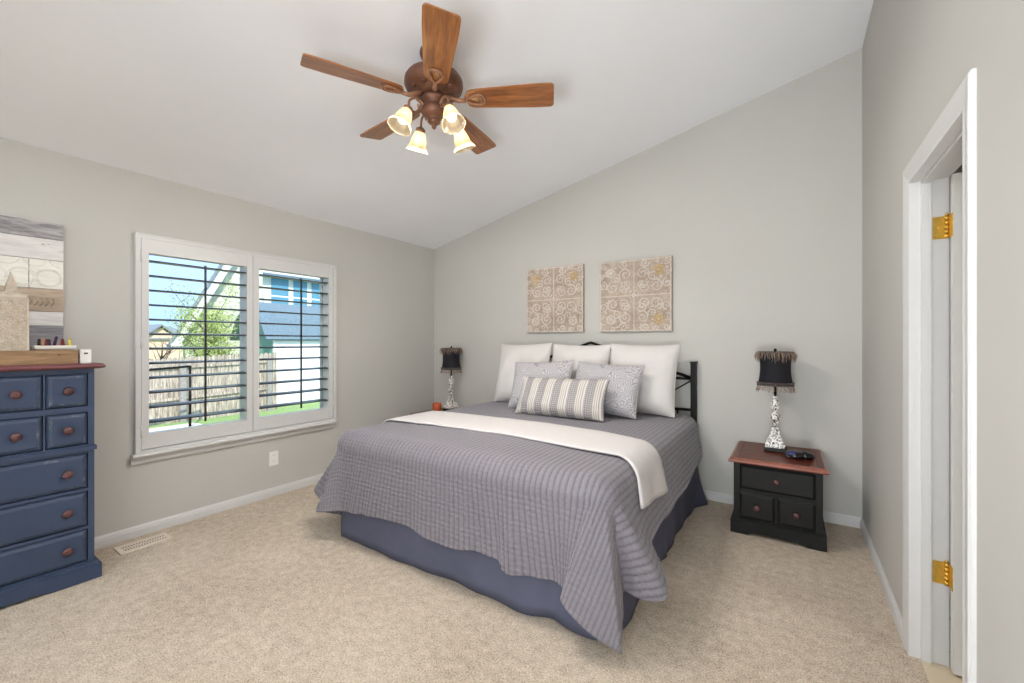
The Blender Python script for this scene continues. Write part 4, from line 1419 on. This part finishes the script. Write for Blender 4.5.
for k, a in enumerate(angs):
    R = Matrix.Rotation(math.radians(a), 4, 'Z') @ Matrix.Translation((0, 0, 2.632 - FZ)) @ Matrix.Rotation(pitch, 4, 'X')
    if b_me is None:
        o = blade_mesh().build('blade', M['fan_wood']); b_me = o.data
        q = MB()
        # scrolled loop bracket
        loop = [(0.175, 0.0), (0.205, 0.020), (0.240, 0.034), (0.268, 0.030), (0.280, 0.010), (0.280, -0.010), (0.268, -0.030), (0.240, -0.034), (0.205, -0.020)]
        lp = catmull([(x, y, -0.009) for x, y in loop + [loop[0]]], 4)[:-1]
        q.tube(lp, 0.0075, 8, closed=True)
        q.tube([(0.262, -0.02, -0.008), (0.268, 0.0, -0.010), (0.262, 0.02, -0.008)], 0.006, 6)
        q.tube([(0.075, 0, 0.024), (0.105, 0, 0.006), (0.140, 0, -0.010), (0.178, 0, -0.010)], [0.014, 0.015, 0.012, 0.010], 8)
        for sx, sy in ((0.262, 0.0), (0.225, 0.024), (0.225, -0.024)):
            q.sphere((sx, sy, -0.009), 0.008, 8, 6, (1, 1, 0.7))
        ir = q.build('blade_iron', M['fan_iron']); i_me = ir.data
    else:
        o = bpy.data.objects.new('blade', b_me); COL.objects.link(o)
        ir = bpy.data.objects.new('blade_iron', i_me); COL.objects.link(ir)
    o.parent = fan; o.matrix_local = R
    ir.parent = o
# lamp arms and shades
def rib(k, a): return 0.022 * math.cos(a * 10) * (0.3 + 0.7 * k / 9) if k < 10 else 0.022 * math.cos(a * 10) * (0.3 + 0.7 * (19 - k) / 9)
for k in range(4):
    a = math.radians(-107 + 90 * k)
    d = Vector((math.cos(a), math.sin(a), 0))
    c = Vector((FX, FY, 0))
    ax = (d * math.sin(math.radians(24)) + Vector((0, 0, -math.cos(math.radians(24))))).normalized()
    neck = c + d * 0.152 + Vector((0, 0, 2.535))
    m = MB()
    P = catmull([c + d * 0.058 + Vector((0, 0, 2.580)), c + d * 0.082 + Vector((0, 0, 2.600)), c + d * 0.112 + Vector((0, 0, 2.604)), c + d * 0.145 + Vector((0, 0, 2.580)), neck], 6)
    m.tube(P, 0.0065, 8)
    # scroll under the arm
    sd = Vector((0, 0, 1))
    m.tube([c + d * (0.088 + 0.022 * math.cos(b) * (1 - b / 12)) + sd * (2.572 + 0.022 * math.sin(b) * (1 - b / 12)) for b in [1.2 + 0.45 * q for q in range(14)]], 0.0038, 6)
    m.lathe([(0.010, -0.010), (0.026, 0.0), (0.028, 0.014), (0.024, 0.020)], neck, 18, ax)
    arm = m.build('lamp_arm', M['fan_iron'], fan)
    m = MB()
    prof = []
    for j in range(10):
        s = j / 9
        r = 0.024 + 0.020 * min(1, s * 1.9) ** 0.8 + 0.021 * max(0, s - 0.62) ** 1.3 / 0.38 ** 1.3 * 0.95
        prof.append((r, 0.012 + 0.112 * s))
    inner = [(r - 0.0025, z) for r, z in reversed(prof)]
    m.lathe(prof + inner, neck, 60, ax, False, False, True, rib)
    sh = m.build('glass_shade', M['shade_glass'], fan)
    # scalloped lip
    m = MB(); m.lathe([(0.012, 0.016), (0.013, 0.032), (0.024, 0.052), (0.027, 0.070), (0.021, 0.088), (0.008, 0.097), (0.001, 0.098)], neck, 18, ax)
    m.build('bulb', M['bulb'], sh)
    p = neck + ax * 0.112
    add_light('fan_bulb_light', 'SPOT', p, Vector((0, 0, -1)).rotation_difference(ax).to_euler(), 27.0, (1.0, 0.955, 0.89), shadow_soft_size=0.03, spot_size=math.radians(172), spot_blend=0.35)

# ------------------------------------------------------------------ outside the window
GZ = -1.05
M['grass'] = plain('lawn_grass', srgb(132, 158, 98), 0.95, var=0.25, scale=14)
m = MB(); m.box((-70, -40, GZ - 0.3), (XL - 0.4, 70, GZ)); struct('lawn', m, M['grass'])
M['fence_wood'] = None
def mat_fence():
    t = NT('weathered_fence_wood'); v = t.coords('Object', (6, 6, 0.7))
    n = t.noise(v, 4, 5, 0.7, 0.6)
    t.link(t.ramp(n, [(0.35, srgb(112, 102, 94)), (0.52, srgb(176, 164, 150)), (0.66, srgb(206, 196, 182))]), t.b.inputs['Base Color']); t.setp(Roughness=0.9)
    return t.m
M['fence_wood'] = mat_fence()
M['fence_post'] = plain('grey_fence_post', srgb(150, 146, 142), 0.9, var=0.15)
fe = thing('picket_fence', (-15.0, 5.0, GZ), 'weathered wooden picket fence across the yard outside the window', 'fence')
m = MB()
rnd = random.Random(11)
y = 2.2
while y < 7.72:
    w = rnd.uniform(0.125, 0.142)
    zt_ = 0.83 + (y - 4.35) * 0.030 + rnd.uniform(-0.02, 0.02)
    dx = rnd.uniform(-0.006, 0.006)
    m.prism([(y, GZ), (y + w, GZ), (y + w, zt_ - 0.06), (y + w - 0.03, zt_), (y + 0.03, zt_), (y, zt_ - 0.06)], 'x', -15.03 + dx, -15.01 + dx)
    y += w + rnd.uniform(0.004, 0.014)
m.build('pickets', M['fence_wood'], fe)
for yy in (2.62, 5.09, 7.56):
    m = MB(); m.box((-14.99, yy - 0.075, GZ), (-14.87, yy + 0.075, 0.74)); m.bevel(0.01, 1); m.build('post', M['fence_post'], fe)
for zz in (0.50, -0.42):
    m = MB(); m.hexa([(-15.0, 2.2, zz - 0.05), (-14.95, 2.2, zz - 0.05), (-14.95, 7.7, zz + 0.1), (-15.0, 7.7, zz + 0.1), (-15.0, 2.2, zz + 0.03), (-14.95, 2.2, zz + 0.03), (-14.95, 7.7, zz + 0.18), (-15.0, 7.7, zz + 0.18)])
    m.build('rail', M['fence_wood'], fe)
M['concrete'] = plain('pale_concrete', srgb(222, 216, 206), 0.9, var=0.04)
m = MB(); m.box((-14.4, 1.0, GZ - 0.1), (-8.0, 5.2, GZ + 0.02)); struct('path', m, M['concrete'])
# dark metal frame in the yard
m = MB()
m.tube([(-13.6, 4.80, GZ + 0.02), (-13.6, 4.80, 0.66)], 0.035, 8)
m.tube([(-13.6, 4.80, GZ + 0.03), (-12.9, 3.2, GZ + 0.03)], 0.03, 8)
m.tube([(-13.6, 4.80, 0.64), (-13.4, 3.4, 0.58)], 0.03, 8)
m.tube([(-13.4, 3.4, 0.58), (-12.9, 3.2, GZ + 0.03)], 0.03, 8)
o = m.build('garden_stand', M['black_metal']); set_origin(o, (-13.3, 4.2, GZ)); tag(o, 'thin dark metal stand in the yard before the picket fence', 'stand')

# shed with barn roof and white wall
M['shed_white'] = plain('white_vinyl_siding', srgb(240, 240, 240), 0.5, var=0.02)
M['teal'] = plain('teal_siding', srgb(128, 172, 160), 0.7, var=0.04)
M['slate_roof'] = plain('blue_grey_shingle', srgb(104, 124, 136), 0.85, var=0.15, scale=12)
sh = thing('garden_shed', (-17.4, 10.0, GZ), 'white shed with teal gable and blue grey barn roof beyond the fence', 'shed')
sy0, sy1 = 8.03, 12.5
m = MB()
m.box((-15.62, sy0, GZ), (-15.56, sy1, 1.50))
for q in range(12):
    m.box((-15.56, sy0, GZ + q * 0.2 + 0.02), (-15.54, sy1, GZ + q * 0.2 + 0.19))
m.build('side_wall', M['shed_white'], sh)
m = MB()
prof = [(-15.60, GZ), (-15.60, 1.50), (-15.95, 2.15), (-16.75, 2.72), (-17.55, 2.15), (-17.9, 1.5), (-17.9, GZ)]
m.prism(prof, 'y', sy0 + 0.01, sy0 + 0.06); m.build('gable_wall', M['teal'], sh)
m = MB()
rp = [(-15.36, 1.40), (-15.92, 2.20), (-16.75, 2.80), (-17.58, 2.20), (-18.14, 1.40), (-18.10, 1.36), (-17.55, 2.13), (-16.75, 2.72), (-15.95, 2.13), (-15.40, 1.36)]
m.prism(rp, 'y', sy0 - 0.35, sy1 + 0.3); m.build('roof', M['slate_roof'], sh)
m = MB(); m.box((-15.58, sy0 - 0.012, GZ), (-15.52, sy0 + 0.06, 1.46)); m.build('corner_board', M['shed_white'], sh)

# house with steep white rake boards
M['pale_siding'] = plain('pale_sage_siding', srgb(206, 208, 190), 0.8, var=0.03)
M['house_white'] = plain('house_white_trim', srgb(236, 238, 234), 0.6, var=0.02)
M['grey_roof'] = plain('grey_roof_shingle', srgb(128, 136, 146), 0.9, var=0.15, scale=6)
ho = thing('gabled_house', (-21.5, 10.5, GZ), 'pale sage house with steep white edged gable behind the tree', 'house')
# local frame: facade along +v from the left eave, depth away from the viewer; rotated so the gable end faces the window
HA, HO = math.radians(-24), Vector((-20.0, 6.66, 0))
gs = 1.95
def gz(v): return 1.55 + v * gs
vr, v1 = 2.55, 2.85           # ridge and right end of this wing
m = MB()
m.prism([(0.16, GZ), (v1, GZ), (v1, gz(vr) - 0.5), (vr, gz(vr) - 0.3), (0.16, 1.7)], 'x', -6, 0)
for q in range(38):
    z = GZ + 0.2 * q
    ya = 0.16 if z < 1.5 else 0.16 + (z - 1.5) / gs
    if v1 - ya > 0.2: m.box((0, ya, z), (0.015, v1, z + 0.17))
hparts = [m.build('walls', M['pale_siding'])]
m = MB(); m.prism([(-0.16, gz(-0.16)), (vr, gz(vr)), (vr, gz(vr) - 0.62), (0.12, gz(-0.16))], 'x', 0.0, 0.4)
hparts.append(m.build('rake_board', M['house_white']))
m = MB(); m.prism([(-0.24, gz(-0.24)), (vr, gz(vr)), (v1 + 0.2, gz(vr) - 0.6), (v1 + 0.2, gz(vr) - 0.4), (vr, gz(vr) + 0.22), (-0.30, gz(-0.24) + 0.06)], 'x', -6.2, 0.5)
hparts.append(m.build('roof', M['grey_roof']))
m = MB(); m.box((-0.1, -0.28, 1.02), (0.45, 0.20, 1.14)); m.box((-0.1, -0.36, 1.14), (0.5, 0.20, 1.24))
hparts.append(m.build('eave_return', M['house_white']))
ho.location = (HO.x, HO.y, 0); ho.rotation_euler = (0, 0, HA)
for o in hparts: o.parent = ho

# distant house
M['peach'] = plain('peach_stucco', srgb(222, 196, 172), 0.85, var=0.03)
fh = thing('distant_house', (-47, 13, GZ), 'small peach coloured house with grey roof far off behind the fence', 'house')
m = MB(); m.prism([(8.0, GZ), (16.2, GZ), (16.2, 1.55), (15.0, 1.55), (13.75, 2.55), (12.5, 1.55), (8.0, 1.55)], 'x', -50, -45); m.box((-45, 14.5, 0.75), (-44.95, 14.85, 0.95)); m.build('walls', M['peach'], fh)
m = MB()
m.prism([(12.35, 1.50), (13.75, 2.66), (15.15, 1.50), (15.15, 1.62), (13.75, 2.82), (12.35, 1.62)], 'x', -50.2, -44.7)
m.prism([(-50.5, 2.65), (-44.8, 1.50), (-44.8, 1.58), (-50.5, 2.8)], 'y', 7.9, 16.3)
m.build('roof', M['grey_roof'], fh)
hm = MB()
hp = [(-20, GZ)] + [(y, 3.0 + 1.2 * noise.noise((y * 0.05, 0.3, 0)) + 0.5 * noise.noise((y * 0.21, 2.3, 0))) for y in range(-20, 121, 4)] + [(120, GZ)]
hm.prism(hp, 'x', -110, -100)
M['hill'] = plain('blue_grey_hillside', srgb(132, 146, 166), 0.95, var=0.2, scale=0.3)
struct('hills', hm, M['hill'])

# house with big upper windows, seen in the right shutter
M['win_blue'] = plain('sky_reflecting_glass', srgb(96, 150, 178), 0.08, 0.0, var=0.08)
uh = thing('tall_house', (-28, 16.5, GZ), 'white house with tall blue upper windows rising behind the shed', 'house')
m = MB(); m.box((-31, 12.4, GZ), (-26.0, 24.0, 5.9)); m.build('walls', M['house_white'], uh)
for (ya, yb_) in ((13.25, 14.3), (14.6, 15.5), (15.8, 16.65), (16.95, 17.9), (18.2, 19.2)):
    m = MB(); m.box((-26.0, ya - 0.06, 2.75), (-25.95, yb_ + 0.06, 5.25)); 
    f = m.build('window', M['house_white'], uh)
    m = MB()
    m.box((-25.955, ya, 2.82), (-25.93, yb_, 4.02)); m.box((-25.955, ya, 4.12), (-25.93, yb_, 5.18))
    m.build('pane', M['win_blue'], f)
m = MB(); m.prism([(-31.2, 6.6), (-25.5, 5.15), (-25.5, 5.3), (-31.2, 6.75)], 'y', 12.2, 24.2); m.build('roof', M['slate_roof'], uh)

# trees
def tree(loc, h, crown_c, crown_r, label, n_leaf, seed, leafmat, barkmat, leaf=0.10):
    t = thing('yard_tree', loc, label, 'tree')
    rnd = random.Random(seed)
    m = MB()
    X, Y, Z = loc
    tips = []
    m.tube([(X, Y, Z), (X + 0.03, Y + 0.04, Z + h * 0.25), (X - 0.02, Y, Z + h * 0.5), (X + 0.02, Y + 0.05, Z + h * 0.92)], [0.07, 0.05, 0.035, 0.008], 7)
    for k in range(34):
        z0 = Z + h * rnd.uniform(0.22, 0.75)
        a = rnd.uniform(0, 2 * PI); L = rnd.uniform(0.4, 1.0) * crown_r
        up = rnd.uniform(0.5, 1.3)
        p1 = Vector((X + L * 0.5 * math.cos(a), Y + L * 0.5 * math.sin(a), z0 + L * 0.6 * up)); p2 = Vector((X + L * math.cos(a), Y + L * math.sin(a), z0 + L * 1.2 * up))
        m.tube([(X, Y, z0), p1, p2], [0.02, 0.012, 0.004], 5)
        tips += [p1, p1.lerp(p2, 0.5), p2]
        for q in range(3):
            e = p1.lerp(p2, rnd.random()) ; e2 = e + Vector((rnd.uniform(-.3, .3), rnd.uniform(-.3, .3), rnd.uniform(.1, .4)))
            m.tube([e, e2], [0.006, 0.002], 4); tips.append(e2)
    m.build('trunk', barkmat, t)
    if n_leaf:
        m = MB()
        for k in range(n_leaf):
            c = rnd.choice(tips) + Vector((rnd.gauss(0, .16), rnd.gauss(0, .16), rnd.gauss(0, .16)))
            u = Vector((rnd.gauss(0, 1), rnd.gauss(0, 1), rnd.gauss(0, 1))).normalized() * leaf * rnd.uniform(.5, 1)
            w = u.cross(Vector((rnd.gauss(0, 1), rnd.gauss(0, 1), rnd.gauss(0, 1)))).normalized() * leaf * 0.3
            vs_ = [m.bm.verts.new(p) for p in (c - u, c + w, c + u, c - w)]
            m.bm.faces.new(vs_)
        m.build('foliage', leafmat, t)
M['leaf'] = plain('spring_leaf', srgb(166, 182, 104), 0.7, var=0.25, scale=3)
M['bark'] = plain('brown_bark', srgb(116, 98, 82), 0.9)
tree((-16.7, 6.35, GZ), 3.6, None, 1.0, 'young tree in pale spring leaf rising behind the picket fence', 9000, 4, M['leaf'], M['bark'], 0.055)
tree((-16.5, 5.05, GZ), 2.5, None, 0.7, 'small bare tree behind the picket fence', 0, 9, M['leaf'], M['bark'])
